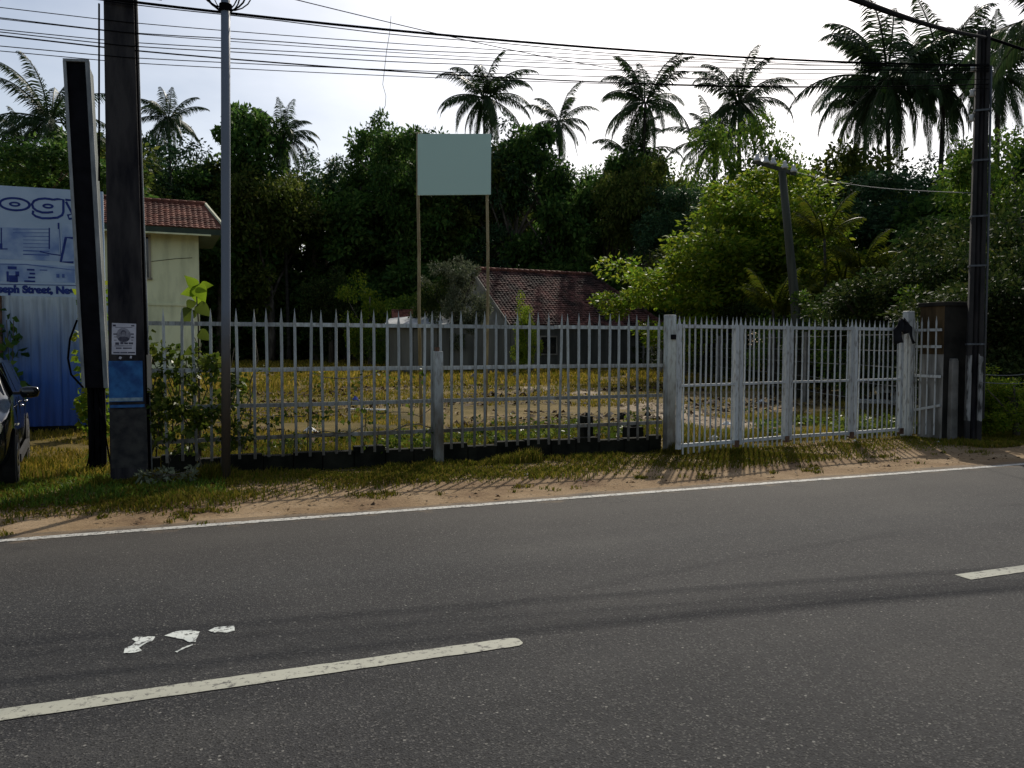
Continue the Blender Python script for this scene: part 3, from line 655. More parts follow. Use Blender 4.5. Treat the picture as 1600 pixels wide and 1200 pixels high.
# hedge along the right boundary
for k in range(13):
    t = k/12; p = Vector((14.6+17*t, 12.4+43*t, 0)); tall = 1.0+0.22*math.sin(k*2.2)
    place_tree('hedge_bush', [VSD, VS[0], VSD, VS[1]][k % 4], p+Vector((1.0, -0.3, 0)), 0.95+0.4*t, tall, k*1.1, ORD[k]+' hedge bush along the wire fence counted from the gate pillar', 'bush', 'hedge bushes along the wire fence')
for px, D, sxy, ty, b_, lb in ((1385, 24, 1.2, 432, VSD, 'dense small leaved bush behind the gate below the dark trees'),
                              (1440, 23, 1.15, 425, VS[0], 'small leaved bush behind the brown pillar'),
                              (1495, 22, 1.0, 440, VS[1], 'small leaved bush between brown pillar and right concrete pole'),
                              (1565, 19, 1.15, 455, VSD, 'dark bush right of the right concrete pole'),
                              (1590, 16.5, 0.5, 575, VSY, 'low bright green bush at the roadside right of the concrete pole'),
                              (1625, 20, 1.1, 430, VS[0], 'leafy bush cut off by the right picture edge'),
                              (1335, 26, 1.0, 440, VS[1], 'bush behind the right half of the gate'),
                              (1545, 20, 1.0, 380, VSD, 'tall dark bush close behind the right concrete pole'),
                              (1510, 24, 1.3, 360, VS[0], 'tall dark bush rising over the marker post'),
                              (1610, 24, 1.5, 330, VSD, 'tall dark bush at the right picture edge')):
    place_tree('bush', b_, foot(px, D), sxy, atD(px, ty, D).z/3, px*.1, lb, 'bush')
# coconut palms: px, py of the head, distance, span
for a in ((88, 190, 62, 150, 'ragged coconut palm left of the black sign pillar', 0.5),
          (45, 222, 70, 90, 'small coconut palm at far left over the banner', 0),
          (271, 185, 80, 92, 'coconut palm between the concrete pole and the thin steel pole', 0),
          (447, 216, 84, 92, 'coconut palm just right of the thin steel pole', 0.3),
          (757, 152, 85, 142, 'tall coconut palm rising behind the grey board', 0),
          (873, 190, 85, 100, 'short coconut palm right of the grey board', 0.4),
          (1005, 160, 80, 150, 'slim coconut palm in the middle of the bright sky', -0.9),
          (1150, 160, 56, 150, 'coconut palm above the wooden pole', 0.5),
          (1112, 222, 64, 120, 'lower coconut palm left of the wooden pole top', 0.6),
          (985, 250, 82, 120, 'low coconut palm half sunk in the dark trees', 0.3),
          (1378, 125, 54, 235, 'largest coconut palm with a trunk leaning right', 1.3),
          (1465, 120, 54, 190, 'coconut palm left of the right concrete pole', -0.5),
          (1345, 165, 58, 120, 'straight thin coconut palm behind the largest palm', 0),
          (1548, 118, 52, 150, 'coconut palm behind the right concrete pole', 0.4),
          (1625, 30, 40, 200, 'coconut palm at the top right corner of the picture', 0.2)):
    coconut(*a)
# areca palms behind the gate
AH = [palm_head('fronds', M['leaf_areca'], M['leaf_areca'], nf=11, L=1.9, leafl=0.55, drop=0.8, up0=1.5, up1=0.7, seed=s_, npair=34, wl=0.05) for s_ in (11, 12)]
def areca(px, D, heads, label):
    f = foot(px, D); e = empty('areca_palm', f, 0, label, 'palm tree')
    for k, (hx, hy, sc) in enumerate(heads):
        p = atD(hx, hy, D) - f
        mb = MB(); b0 = Vector((0.12*math.cos(k*2), 0.12*math.sin(k*2), 0)); mb.tube([b0, b0.lerp(p, .5)+Vector((0, 0, .1)), p], [.06, .05, .045], 7)
        mb.build('stem', M['palm_bark'], e, True)
        h = link('fronds', AH[k % 2], e, p); h.scale = (sc,)*3; h.rotation_euler = (0, 0, k*1.9)
    return e
areca(1292, 31, [(1288, 372, .95), (1268, 470, .7), (1318, 445, .9)], 'yellowish areca palm right of the wooden pole')
areca(1210, 27, [(1208, 482, .8), (1226, 492, .7)], 'small areca palm at the foot of the wooden pole')
areca(1585, 22, [(1590, 470, .8), (1600, 490, .7)], 'spiky young palm at the right edge behind the concrete pole')
areca(1360, 30, [(1345, 420, .8), (1368, 440, .8)], 'drooping green areca palm between the wooden pole and the gate end')

# ------------------------------------------------------------------ houses
def tile_slope(name, parent, o, u, v, nu, nv, m, thick=0.045, jit=0.012):
    """rows of overlapping clay tiles on the slope o + a*u + b*v (u along the eave, v up the slope)"""
    n_ = u.cross(v).normalized(); mb = MB(); ul = u/nu; vl = v/nv
    if n_.z < 0: n_ = -n_
    for j in range(nv):
        for i in range(nu):
            b0 = o+ul*(i+(0.5 if j % 2 else 0)*0.0)+vl*j; lift = n_*(thick+random.uniform(-jit, jit))
            sk = vl*random.uniform(-.06, .06)
            c = [b0+lift+sk, b0+ul*.5+lift+n_*.035+sk, b0+ul*.97+lift+sk, b0+ul*.97+vl*1.12+n_*.012, b0+ul*.5+vl*1.12+n_*.045, b0+vl*1.12+n_*.012,
                 b0+n_*0.002+sk, b0+ul*.97+n_*.002+sk]
            mb.add(c, [(0, 1, 4, 5), (1, 2, 3, 4), (6, 7, 2, 1), (6, 1, 0)])
    o_ = mb.build(name, m, parent); o_['kind'] = 'stuff'; return o_
def ridge_caps(parent, a, b_, n_, m, r=0.13):
    d = (b_-a)/n_
    for i in range(n_):
        mb = MB(); mb.tube([a+d*i, a+d*(i+1.06)], [r*1.06, r*.94], 8); mb.build('ridge_tile', m, parent, True)

# old house at the back of the lot (ridge, gable on the left, hipped on the right)
D0 = 57.0
A = atD(738, 421, D0); rdir = Vector((math.cos(R(7)), math.sin(R(7)), 0)); fdir = Vector((rdir.y, -rdir.x, 0))
RL = 10.2; half = 5.6; drop = A.z-2.95
h = empty('old_house', (A.x, A.y, 0), 0, 'old house with dark mossy tiled roof at the back of the lot', 'house')
def hl(x, y, z): return rdir*x+fdir*y+Vector((0, 0, z))    # local: x along ridge, y toward the road
zr, ze = A.z, A.z-drop
core = MB()
P = [hl(0.5, -half+.5, 0), hl(RL+2.2, -half+.5, 0), hl(RL+2.2, half-.5, 0), hl(0.5, half-.5, 0)]
core.add(P+[p+Vector((0, 0, ze)) for p in P], [(0, 1, 5, 4), (1, 2, 6, 5), (2, 3, 7, 6), (3, 0, 4, 7), (4, 5, 6, 7)])
core.build('wall', M['grey_wall'], h)
g = MB(); g.add([hl(.5, -half+.3, ze-.1), hl(.5, half-.3, ze-.1), hl(.5, 0, zr-.25), hl(.75, -half+.3, ze-.1), hl(.75, half-.3, ze-.1), hl(.75, 0, zr-.25)], [(0, 1, 2), (5, 4, 3), (0, 2, 5, 3), (2, 1, 4, 5), (1, 0, 3, 4)])
g.build('gable_wall', M['white_wall'], h)
# deck under the tiles
RE = RL+2.6
dk = MB(); dk.add([hl(0, half, ze), hl(RE, half, ze), hl(RL-.3, 0, zr), hl(0, 0, zr), hl(0, -half, ze), hl(RE, -half, ze)], [(0, 1, 2, 3), (3, 2, 5, 4), (1, 5, 2)])
rf = dk.build('roof', M['tile_old'], h)
# front slope tiles: clip rows by the hip
mb = MB(); nv = 26; vtot = hl(0, 0, zr)-hl(0, half, ze); nn_ = rdir.cross(vtot).normalized()
if nn_.z < 0: nn_ = -nn_
for j in range(nv):
    xmax = RE+(RL-.3-RE)*(j/nv); nt_ = int(xmax/0.27)
    for i in range(nt_):
        if random.random() < 0.006: continue
        u = rdir*0.27; b0 = hl(0, half, ze)+vtot*(j/nv)+rdir*(i*0.27); vl = vtot/nv
        lift = nn_*(0.05+random.uniform(-.015, .02)); sk = vl*random.uniform(-.08, .08)
        c = [b0+lift+sk, b0+u*.5+lift+nn_*.04+sk, b0+u*.97+lift+sk, b0+u*.97+vl*1.1+nn_*.012, b0+u*.5+vl*1.1+nn_*.05, b0+vl*1.1+nn_*.012, b0+nn_*.003+sk, b0+u*.97+nn_*.003+sk]
        mb.add(c, [(0, 1, 4, 5), (1, 2, 3, 4), (6, 7, 2, 1), (6, 1, 0)])
o = mb.build('roof_tiles', M['tile_old'], rf); o['kind'] = 'stuff'
ridge_caps(rf, hl(0, 0, zr+.06), hl(RL-.2, 0, zr+.06), 22, M['tile'], .15)
ridge_caps(rf, hl(RL-.3, 0, zr+.06), hl(RE, half, ze+.06), 14, M['tile_old'], .13)
b_ = MB(); b_.bar(hl(-.05, .0, zr-.12), hl(-.05, half+.1, ze-.12), .05, .26); b_.build('barge_board', M['timber'], h)
b_ = MB(); b_.bar(hl(-.05, .0, zr-.12), hl(-.05, -half-.1, ze-.12), .05, .26); b_.build('barge_board', M['timber'], h)
b_ = MB(); b_.box(hl(.44, 1.2, ze+.9), (.1, .18, 2.4)); b_.build('gable_post', M['timber'], h)
for xx in (3.2,):
    w_ = MB(); c = hl(xx, half-.48, 1.6); w_.bar(c-rdir*.6, c+rdir*.6, .06, 1.1); w_.build('window', M['glass_dark'], h)
    w_ = MB()
    for sgn in (-1, 1):
        w_.bar(c+rdir*.64*sgn-Vector((0, 0, .6)), c+rdir*.64*sgn+Vector((0, 0, .6)), .1, .1)
        w_.bar(c-rdir*.7+Vector((0, 0, .6*sgn)), c+rdir*.7+Vector((0, 0, .6*sgn)), .1, .1)
    w_.build('window_frame', M['timber'], h)
# lean-to shed left of the house with a zinc roof
f0 = foot(608, 49.5); f1 = foot(836, 49.0); dv = (f1-f0); Ls = dv.length; du = dv.normalized(); pv = Vector((-du.y, du.x, 0))
sh = empty('lean_to_shed', f0, 0, 'long grey shed wall with white lean-to roof edge before the old house', 'shed')
zt = atD(720, 511, 49.3).z
w_ = MB()
nseg = 12
for i in range(nseg):
    w_ = MB(); a = du*(Ls*i/nseg+.015); b_ = du*(Ls*(i+1)/nseg-.015); hgt = zt-.06*(i % 3)
    w_.bar(a+Vector((0, 0, hgt/2)), b_+Vector((0, 0, hgt/2)), .1+.02*(i % 2), hgt); w_.build('wall_panel', M['grey_wall'], sh)
w_ = MB(); w_.add([du*-.3-pv*.5+Vector((0, 0, zt+.05)), du*(Ls*.42)-pv*.5+Vector((0, 0, zt+.05)), du*(Ls*.42)+pv*2.4+Vector((0, 0, zt+1.0)), du*-.3+pv*2.4+Vector((0, 0, zt+.6)),
               du*-.3-pv*.5+Vector((0, 0, zt-.03)), du*(Ls*.42)-pv*.5+Vector((0, 0, zt-.03)), du*(Ls*.42)+pv*2.4+Vector((0, 0, zt+.92)), du*-.3+pv*2.4+Vector((0, 0, zt+.52))],
              [(0, 1, 2, 3), (7, 6, 5, 4), (0, 4, 5, 1), (1, 5, 6, 2), (2, 6, 7, 3), (3, 7, 4, 0)])
w_.build('roof', M['zinc'], sh)
# small outhouse with tiles at far left of the shed
f = foot(640, 60); z0 = atD(640, 503, 60).z; oh = empty('outhouse', f, R(-10), 'small red tiled outhouse roof showing left of the shed', 'outhouse')
w_ = MB(); w_.box((0, 0, z0/2), (2.2, 2.0, z0)); w_.build('wall', M['grey_wall'], oh)
w_ = MB(); w_.add([(-1.3, -1.3, z0), (1.3, -1.3, z0), (1.3, .3, z0+.9), (-1.3, .3, z0+.9), (-1.3, 1.3, z0), (1.3, 1.3, z0)], [(0, 1, 2, 3), (3, 2, 5, 4), (0, 3, 4), (1, 5, 2)])
r2 = w_.build('roof', M['tile_old'], oh)
tile_slope('roof_tiles', r2, Vector((-1.3, -1.3, z0)), Vector((2.6, 0, 0)), Vector((0, 1.6, .9)), 10, 7, M['tile'])

# cream two-storey house on the left
D1 = 42.0
cr = atD(311, 420, D1); cd = Vector((math.cos(R(3)), math.sin(R(3)), 0)); cf = Vector((cd.y, -cd.x, 0))
ch = empty('cream_house', (cr.x, cr.y, 0), 0, 'cream two storey house with red tiled roof behind the concrete pole', 'house')
def cl(x, y, z): return cd*x+cf*y+Vector((0, 0, z))
ez = atD(330, 362, D1).z; rz_ = atD(320, 325, D1+2).z+.1
w_ = MB(); P = [cl(-9, -7, 0), cl(0, -7, 0), cl(0, 0, 0), cl(-9, 0, 0)]
w_.add(P+[p+Vector((0, 0, ez-.05)) for p in P], [(0, 1, 5, 4), (1, 2, 6, 5), (2, 3, 7, 6), (3, 0, 4, 7), (4, 5, 6, 7)]); w_.build('wall', M['cream'], ch)
run = 2.6
w_ = MB(); w_.add([cl(-10, 1.0, ez), cl(1.1, 1.0, ez), cl(.35, 1.0-run, rz_), cl(-10, 1.0-run, rz_), cl(1.1, -7.5, ez), cl(-10, -7.5, ez)], [(0, 1, 2, 3), (1, 4, 2), (3, 2, 4, 5), (0, 5, 4, 1)]); w_.m[3] = 1
rf = w_.build('roof', [M['tile'], M['dark_green']], ch)
mb = MB(); nv = 13; o0 = cl(-10, 1.0, ez); vt = cl(0, 1.0-run, rz_)-cl(0, 1.0, ez); nn_ = cd.cross(vt).normalized()
if nn_.z < 0: nn_ = -nn_
for j in range(nv):
    xm = 11.0-.75*(j/nv)
    for i in range(int(xm/.25)):
        u = cd*.25; vl = vt/nv; b0 = o0+vl*j+cd*(i*.25); lift = nn_*(.045+random.uniform(-.01, .012)); sk = vl*random.uniform(-.06, .06)
        c = [b0+lift+sk, b0+u*.5+lift+nn_*.035+sk, b0+u*.97+lift+sk, b0+u*.97+vl*1.1+nn_*.012, b0+u*.5+vl*1.1+nn_*.045, b0+vl*1.1+nn_*.012, b0+nn_*.003+sk, b0+u*.97+nn_*.003+sk]
        mb.add(c, [(0, 1, 4, 5), (1, 2, 3, 4), (6, 7, 2, 1), (6, 1, 0)])
o = mb.build('roof_tiles', M['tile'], rf); o['kind'] = 'stuff'
ridge_caps(rf, cl(-10, 1.0-run, rz_+.05), cl(.4, 1.0-run, rz_+.05), 26, M['tile'], .11)
w_ = MB(); w_.bar(cl(.42, 1.0-run, rz_+.06), cl(1.2, 1.05, ez+.04), .10, .11); w_.build('verge_board', M['trim_cream'], ch)
w_ = MB(); w_.bar(cl(-10, 1.03, ez-.16), cl(1.18, 1.03, ez-.16), .06, .26); w_.build('fascia', M['dark_green'], ch)
w_ = MB(); w_.bar(cl(-10, 1.1, ez-.32), cl(.5, 1.1, ez-.32), .12, .07); w_.build('gutter', M['cream'], ch)
wc = atD(222, 402, D1); lx = (wc-Vector((cr.x, cr.y, 0))).dot(cd)
w_ = MB(); w_.bar(cl(lx-.7, .0, wc.z), cl(lx+.28, .0, wc.z), .06, 1.9); wd = w_.build('window', M['glass_dark'], ch)
w_ = MB()
w_.bar(cl(lx+.33, .03, wc.z-1.0), cl(lx+.33, .03, wc.z+1.0), .1, .1); w_.bar(cl(lx-.78, .03, wc.z+1.0), cl(lx+.38, .03, wc.z+1.0), .1, .1); w_.bar(cl(lx-.78, .05, wc.z-1.0), cl(lx+.42, .05, wc.z-1.0), .14, .1)
w_.build('window_frame', M['timber'], wd)
w_ = MB(); w_.bar(cl(-9, .03, ez*.5), cl(.02, .03, ez*.5), .05, .12); w_.build('string_course', M['cream'], ch)
tz = atD(260, 403, D1).z
w_ = MB(); w_.tube([cl(lx+.4, .02, tz-.2), cl(lx+1.5, .02, tz-.02), cl(-.3, .02, tz+.05)], .012, 4); w_.build('wall_cable', M['cable'], ch)

# ------------------------------------------------------------------ neighbour's blue sheet fence and banner on the left
YB_ = 16.8
xa, xb = atY(-150, 540, YB_).x, atY(172, 540, YB_).x
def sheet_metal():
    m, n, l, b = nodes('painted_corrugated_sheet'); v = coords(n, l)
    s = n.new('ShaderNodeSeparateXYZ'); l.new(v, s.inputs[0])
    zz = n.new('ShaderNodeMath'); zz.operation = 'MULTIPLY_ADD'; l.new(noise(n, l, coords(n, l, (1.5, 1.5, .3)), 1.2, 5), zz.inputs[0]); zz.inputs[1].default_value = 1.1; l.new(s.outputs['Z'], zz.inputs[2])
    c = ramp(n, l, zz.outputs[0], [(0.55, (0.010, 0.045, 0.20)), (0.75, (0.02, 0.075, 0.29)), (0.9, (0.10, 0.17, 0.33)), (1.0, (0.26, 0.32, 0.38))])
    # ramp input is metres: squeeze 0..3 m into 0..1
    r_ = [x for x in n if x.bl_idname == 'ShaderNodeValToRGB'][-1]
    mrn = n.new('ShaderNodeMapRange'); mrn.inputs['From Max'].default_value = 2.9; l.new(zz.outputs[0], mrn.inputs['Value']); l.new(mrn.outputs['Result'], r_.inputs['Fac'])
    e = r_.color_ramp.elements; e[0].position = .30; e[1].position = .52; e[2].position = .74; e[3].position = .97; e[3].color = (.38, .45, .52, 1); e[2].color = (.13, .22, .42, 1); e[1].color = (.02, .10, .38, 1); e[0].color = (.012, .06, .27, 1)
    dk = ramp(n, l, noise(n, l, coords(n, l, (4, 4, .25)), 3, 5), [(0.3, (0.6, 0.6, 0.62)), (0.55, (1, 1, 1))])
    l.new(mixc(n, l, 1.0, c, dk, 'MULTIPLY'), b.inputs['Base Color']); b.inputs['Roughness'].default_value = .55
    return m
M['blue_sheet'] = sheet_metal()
bf = empty('blue_sheet_fence', (xa, YB_, 0), 0, 'blue and white corrugated metal sheet fence below the banner', 'fence')
ztop = atY(60, 455, YB_).z; sw = .80; x0 = 0; Lf = xb-xa
mb = MB(); prof = [(0, 0), (.05, -.028), (.085, -.028), (.1317, 0)]
np_ = int(sw/.1417)
V = []; F = []; xx = 0
pts = []
for i in range(np_+1):
    for (a, d_) in ((0, 0), (.03, -.03), (.07, -.03), (.10, 0)): pts.append((i*.1417+a, d_))
for (a, d_) in pts: V += [(a, d_, .12), (a, d_, ztop)]
F = [(2*i, 2*i+2, 2*i+3, 2*i+1) for i in range(len(pts)-1)]
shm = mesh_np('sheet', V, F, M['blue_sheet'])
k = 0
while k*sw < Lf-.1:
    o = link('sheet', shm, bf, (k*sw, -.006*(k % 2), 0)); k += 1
Lf = k*sw+.1
for zz in (.5, 1.5, ztop-.15):
    w_ = MB(); w_.bar((0, .06, zz), (Lf, .06, zz), .05, .08); w_.build('rail', M['rust'], bf)
for q in range(0, k+1, 2):
    w_ = MB(); w_.box((q*sw, .1, ztop/2), (.1, .1, ztop)); w_.build('post', M['rust'], bf)
w_ = MB(); w_.box((Lf/2, .02, .06), (Lf, .18, .12)); w_.build('kerb_beam', M['plinth'], bf)
# banner above
bt0 = atY(0, 290, YB_-.12); bb0 = atY(0, 462, YB_-.12); br = atY(161, 300, YB_-.12)
zb, zt_ = bb0.z, bt0.z; bx0 = atY(-190, 400, YB_-.12).x; bx1 = br.x; bw = bx1-bx0
bn = empty('banner', (bx0, YB_-.12, 0), 0, 'white banner board with blue outlined lettering and street address', 'banner')
w_ = MB(); w_.box((bw/2, 0, (zb+zt_)/2), (bw, .05, zt_-zb)); w_.build('board', M['banner'], bn)
for q in (.1, bw/2, bw-.1):
    w_ = MB(); w_.box((q, .09, (zt_-.05)/2), (.08, .1, zt_-.1)); w_.build('support', M['rust'], bn)
yf = -.029
def bxz(px, py):
    p = atY(px, py, YB_-.15); return (p.x-bx0, p.z)
def text_mesh(body, x, z, height, m, parent, name, off=0.0, sx=1.0, y=yf, shear=0.0, ref='x'):
    c = bpy.data.curves.new('tmp', 'FONT'); c.body = body; c.size = height; c.offset = off; c.extrude = 0.0; c.resolution_u = 6; c.shear = shear
    o = bpy.data.objects.new('tmp', c); COL.objects.link(o)
    dg = bpy.context.evaluated_depsgraph_get(); me = bpy.data.meshes.new_from_object(o.evaluated_get(dg))
    bpy.data.objects.remove(o); bpy.data.curves.remove(c)
    me.transform(Matrix(((sx, 0, 0, 0), (0, 0, -1, 0), (0, 1, 0, 0), (0, 0, 0, 1))))
    me.materials.clear(); me.materials.append(m)
    q = link(name, me, parent, (x, y, z)); return q
# big outlined word: ring-shaped letters built from ellipses, fat blue outline with pale inside
def ell(cx, cz, rx, rz, n=40): return [(cx+rx*math.cos(2*math.pi*i/n), cz+rz*math.sin(2*math.pi*i/n)) for i in range(n)]
def ringxz(P, Q, y): 
    n = len(P); mb = MB(); mb.add([(a, y, b_) for a, b_ in P]+[(a, y, b_) for a, b_ in Q], [(i, (i+1) % n, n+(i+1) % n, n+i) for i in range(n)]); return mb
u0 = bxz(0, 540)[0]; sppx = (bxz(100, 400)[0]-bxz(0, 400)[0])/100.0   # metres per photo pixel on the banner
def letter_o(px, py, w, hgt, name='letter_o'):
    cx, cz = bxz(px, py); t = 2.9*sppx
    rx, rz2 = w/2*sppx, hgt/2*sppx
    o = ringxz(ell(cx, cz, rx, rz2), ell(cx, cz, rx-t*1.5, rz2-t*1.3), yf).build(name, M['ink'], bn)
    ringxz(ell(cx, cz, rx*.36, rz2*.36), ell(cx, cz, rx*.2, rz2*.12), yf).build('counter', M['ink'], o)
letter_o(23, 319, 50, 25); letter_o(-30, 317, 50, 25)
def pline(pts, wpx, m, parent=bn, name='drawn_line', y=yf):
    P = [Vector((bxz(a, b_)[0], 0, bxz(a, b_)[1])) for a, b_ in pts]; w = wpx*sppx/2; V = []; k = len(P)
    for i in range(k):
        d = (P[min(i+1, k-1)]-P[max(i-1, 0)]).normalized(); nrm = Vector((-d.z, 0, d.x))
        for sgn in (-1, 1): q = P[i]+nrm*w*sgn; V.append((q.x, y, q.z))
    mb = MB(); mb.add(V, [(2*i, 2*i+2, 2*i+3, 2*i+1) for i in range(k-1)]); return mb.build(name, m, parent)
pline([(83, 312), (78, 311), (70, 310), (60, 311), (53, 314), (50, 319), (52, 325), (57, 329), (66, 332), (75, 332), (83, 331)], 4.0, M['ink'], name='letter_g')
pline([(52, 329), (51, 334), (56, 338), (66, 341), (78, 341), (90, 340), (97, 336), (99, 331), (99, 312), (90, 311), (83, 312)], 4.0, M['ink'], name='letter_g')
cx, cz = bxz(75, 322)
ringxz(ell(cx, cz, 9*sppx, 4.6*sppx), ell(cx, cz, 5*sppx, 1.2*sppx), yf).build('letter_g_counter', M['ink'], bn)
pline([(102, 312), (112, 313), (119, 325), (126, 313), (137, 314), (124, 340), (108, 342), (106, 336), (113, 334), (103, 315)], 4.0, M['ink'], name='letter_y')
# the printed street picture: building blocks, shutters and vehicles in blue tones
def pq(x0, y0, x1, y1, m, name='printed_block', y=yf):
    a = bxz(x0, y0); b_ = bxz(x1, y1); mb = MB(); mb.add([(a[0], y, b_[1]), (b_[0], y, b_[1]), (b_[0], y, a[1]), (a[0], y, a[1])], [(0, 1, 2, 3)]); return mb.build(name, m, bn)
pq(-60, 352, 93, 408, M['ink_pale'], 'printed_building', yf)
pq(96, 350, 116, 410, M['ink_pale'], 'printed_building', yf)
pq(-60, 410, 117, 442, M['ink_pale'], 'printed_street', yf+.0015)
for q in range(8): pline([(36 if q > 1 else 20, 358+q*5.6), (77, 358+q*5.8)], 1.1 if q < 6 else 2.0, M['ink_mid'], y=yf-.0025, name='printed_shutter')
pline([(77, 356), (77, 389)], 2.0, M['ink'], y=yf-.003); pline([(2, 356), (2, 388)], 2.0, M['ink'], y=yf-.003)
pq(-3, 380, 4, 388, M['ink'], y=yf-.004); pline([(-10, 389), (12, 389)], 1.8, M['ink'], y=yf-.005)
pq(90, 348, 93, 358, M['ink'], y=yf-.003); pline([(93, 358), (95, 398)], 1.2, M['ink_mid'], y=yf-.003)
pline([(62, 393), (80, 397), (95, 399)], 2.0, M['ink'], y=yf-.003)
pline([(114, 372), (103, 371), (95, 409), (115, 410)], 4.2, M['ink'], y=yf-.003, name='printed_sign_outline')
pline([(-30, 412), (40, 413), (117, 422)], 1.4, M['ink_mid'], y=yf-.003)
for a in ((12, 416, 26, 421), (10, 424, 14, 440), (14, 430, 28, 441), (24, 424, 30, 432), (42, 420, 54, 423), (46, 426, 55, 429), (44, 432, 55, 435), (38, 438, 55, 441), (62, 421, 74, 423), (88, 428, 93, 434), (97, 428, 101, 434)):
    pq(*a, M['ink'] if a[0] < 60 else M['ink_mid'], 'printed_vehicle', yf-.004)
pline([(-60, 443), (119, 446)], 1.2, M['ink'], y=yf-.004, name='rule')
tx, tz_ = bxz(0, 457)
t = text_mesh('St. Joseph Street, Negombo', bxz(-41, 456.5)[0], bxz(0, 456.5)[1], 17.5*sppx, M['ink'], bn, 'address_text', off=.012*1.0, sx=1.0, y=yf-.003)
tw = max(v.co.x for v in t.data.vertices); want = bxz(157, 400)[0]-bxz(-41, 400)[0]; t.scale = (want/tw, 1, 1)
pline([(151, 312), (155, 330), (156, 352), (154, 378)], 1.2, M['cable'], y=yf-.01, name='loose_wire')
cx, cz = bxz(153, 318); mb = MB(); mb.add([(a, yf-.008, b_) for a, b_ in ell(cx, cz, 2.6*sppx, 4.2*sppx, 14)], [tuple(range(13, -1, -1))]); mb.build('printed_dot', M['ink'], bn)
# hanging creeper over the blue fence
def creeper(name, pts, n_, spread, lsize, leaf, label, stems=4):
    e = empty(name, pts[0], 0, label, 'plant'); P0 = Vector(pts[0])
    C = []; 
    for i in range(len(pts)-1):
        for t in np.linspace(0, 1, 8): C.append(tuple(Vector(pts[i]).lerp(Vector(pts[i+1]), t)-P0))
    V, F = leaf_cloud(C, [spread]*len(C), max(1, n_//len(C)), lsize, flat=1.0, aspect=.75, droop=.6)
    link('leaves', mesh_np('leaves', V, F, leaf), e)
    for k in range(stems):
        mb = MB(); mb.tube([Vector(p)-P0+Vector((random.uniform(-1, 1), random.uniform(-.3, .3), 0))*spread*.6 for p in pts], .008, 5); mb.build('stem', M['bark'], e, True)
    return e
pA = atY(12, 500, YB_-.2); pB = atY(18, 600, YB_-.2)
creeper('hanging_creeper', [Vector((pA.x, pA.y, 0)), pB, pA], 120, .22, .16, M['leaf_dark'], 'dark dry creeper on the left end of the blue sheet fence', 2)
pA = atY(145, 455, 15.5); pB = atY(148, 620, 15.5)
creeper('hanging_creeper', [Vector((pA.x, pA.y, 0)), pB, pA], 700, .28, .12, M['leaf_yellow'], 'yellow green creeper glimpsed between sign pillar and concrete pole', 3)

# ------------------------------------------------------------------ black sign pillar
def px_at(px, py, Y): return atY(px, py, Y)
SY = 11.2
sp = empty('sign_pillar', (atY(158, 700, SY).x, SY, 0), 0, 'tall narrow black sign pillar with pale metal edges beside the concrete pole', 'sign pillar')
e0 = sp.location
def sl(px, py, dy=0): p = atY(px, py, SY); return Vector((p.x-e0.x, dy, p.z))
tl, tr_, bl, brr = sl(101, 96), sl(137, 97), sl(131, 606), sl(166, 606)
dp = .55
mb = MB(); Pq = [bl, brr, tr_, tl]; mb.add(Pq+[p+Vector((0, dp, 0)) for p in Pq], [(0, 1, 2, 3), (7, 6, 5, 4), (0, 4, 5, 1), (1, 5, 6, 2), (2, 6, 7, 3), (3, 7, 4, 0)]); mb.m[3] = 1
mb.build('light_box', [M['black'], M['pillar_face']], sp)
for a, b_, ww in ((tl, bl, .035), (tr_, brr, .05)):
    mb = MB(); mb.bar(a+Vector((0, -.012, 0)), b_+Vector((0, -.012, 0)), .04, ww, up=(1, 0, 0)); mb.build('edge_trim', M['alu'], sp)
mb = MB(); mb.bar(tl+Vector((-.015, -.014, .01)), tr_+Vector((.02, -.014, .01)), .045, .03); mb.build('edge_trim', M['alu'], sp)
for q in (.25, .5, .75):
    mb = MB(); c = bl.lerp(brr, q)+Vector((0, .12, 0)); mb.box((c.x, c.y, c.z/2), (.075, .075, c.z)); mb.build('post', M['black'], sp)
for q in range(5):
    mb = MB(); c = bl.lerp(brr, .15+.16*q); mb.tube([(c.x, .03, c.z), (c.x+random.uniform(-.1, .1), .0, c.z*.55), (c.x+random.uniform(-.1, .1), .03, .01)], .011, 5); mb.build('cable', M['cable'], sp)
mb = MB(); mb.tube([sl(121, 500, -.03), sl(110, 530, -.04), sl(107, 560, -.04), sl(112, 585, -.04), sl(131, 606, -.03)], .012, 6); mb.build('loose_cable', M['cable'], sp)

# ------------------------------------------------------------------ concrete utility pole, posters and cables
PY = 10.25
def tapered_pole(name, X, Y, z1, w0, w1, d0, d1, m, label, parts=()):
    e = empty(name, (X, Y, 0), 0, label, 'utility pole')
    mb = MB(); mb.add([(-w0/2, -d0/2, -.02), (w0/2, -d0/2, -.02), (w0/2, d0/2, -.02), (-w0/2, d0/2, -.02), (-w1/2, -d1/2, z1), (w1/2, -d1/2, z1), (w1/2, d1/2, z1), (-w1/2, d1/2, z1)],
                     [(3, 2, 1, 0), (4, 5, 6, 7), (0, 1, 5, 4), (1, 2, 6, 5), (2, 3, 7, 6), (3, 0, 4, 7)])
    mb.build('shaft', m, e, bevel=.015); return e
pl0, pl1 = atY(172, 745, PY), atY(232, 745, PY); pt0, pt1 = atY(156, 5, PY), atY(204, 5, PY)
w0 = pl1.x-pl0.x; w1 = (pt1.x-pt0.x); zc = pt0.z; ZT = 8.6; w1 = w0+(w1-w0)*ZT/zc
X0 = (pl0.x+pl1.x)/2
up_ = tapered_pole('utility_pole', X0, PY+.15, ZT, w0, w1, .3, .22, M['concrete_dark'], 'thick dark concrete utility pole with posters on the left', ())
def face_y(z): return -.15+(.15-.11)*z/ZT
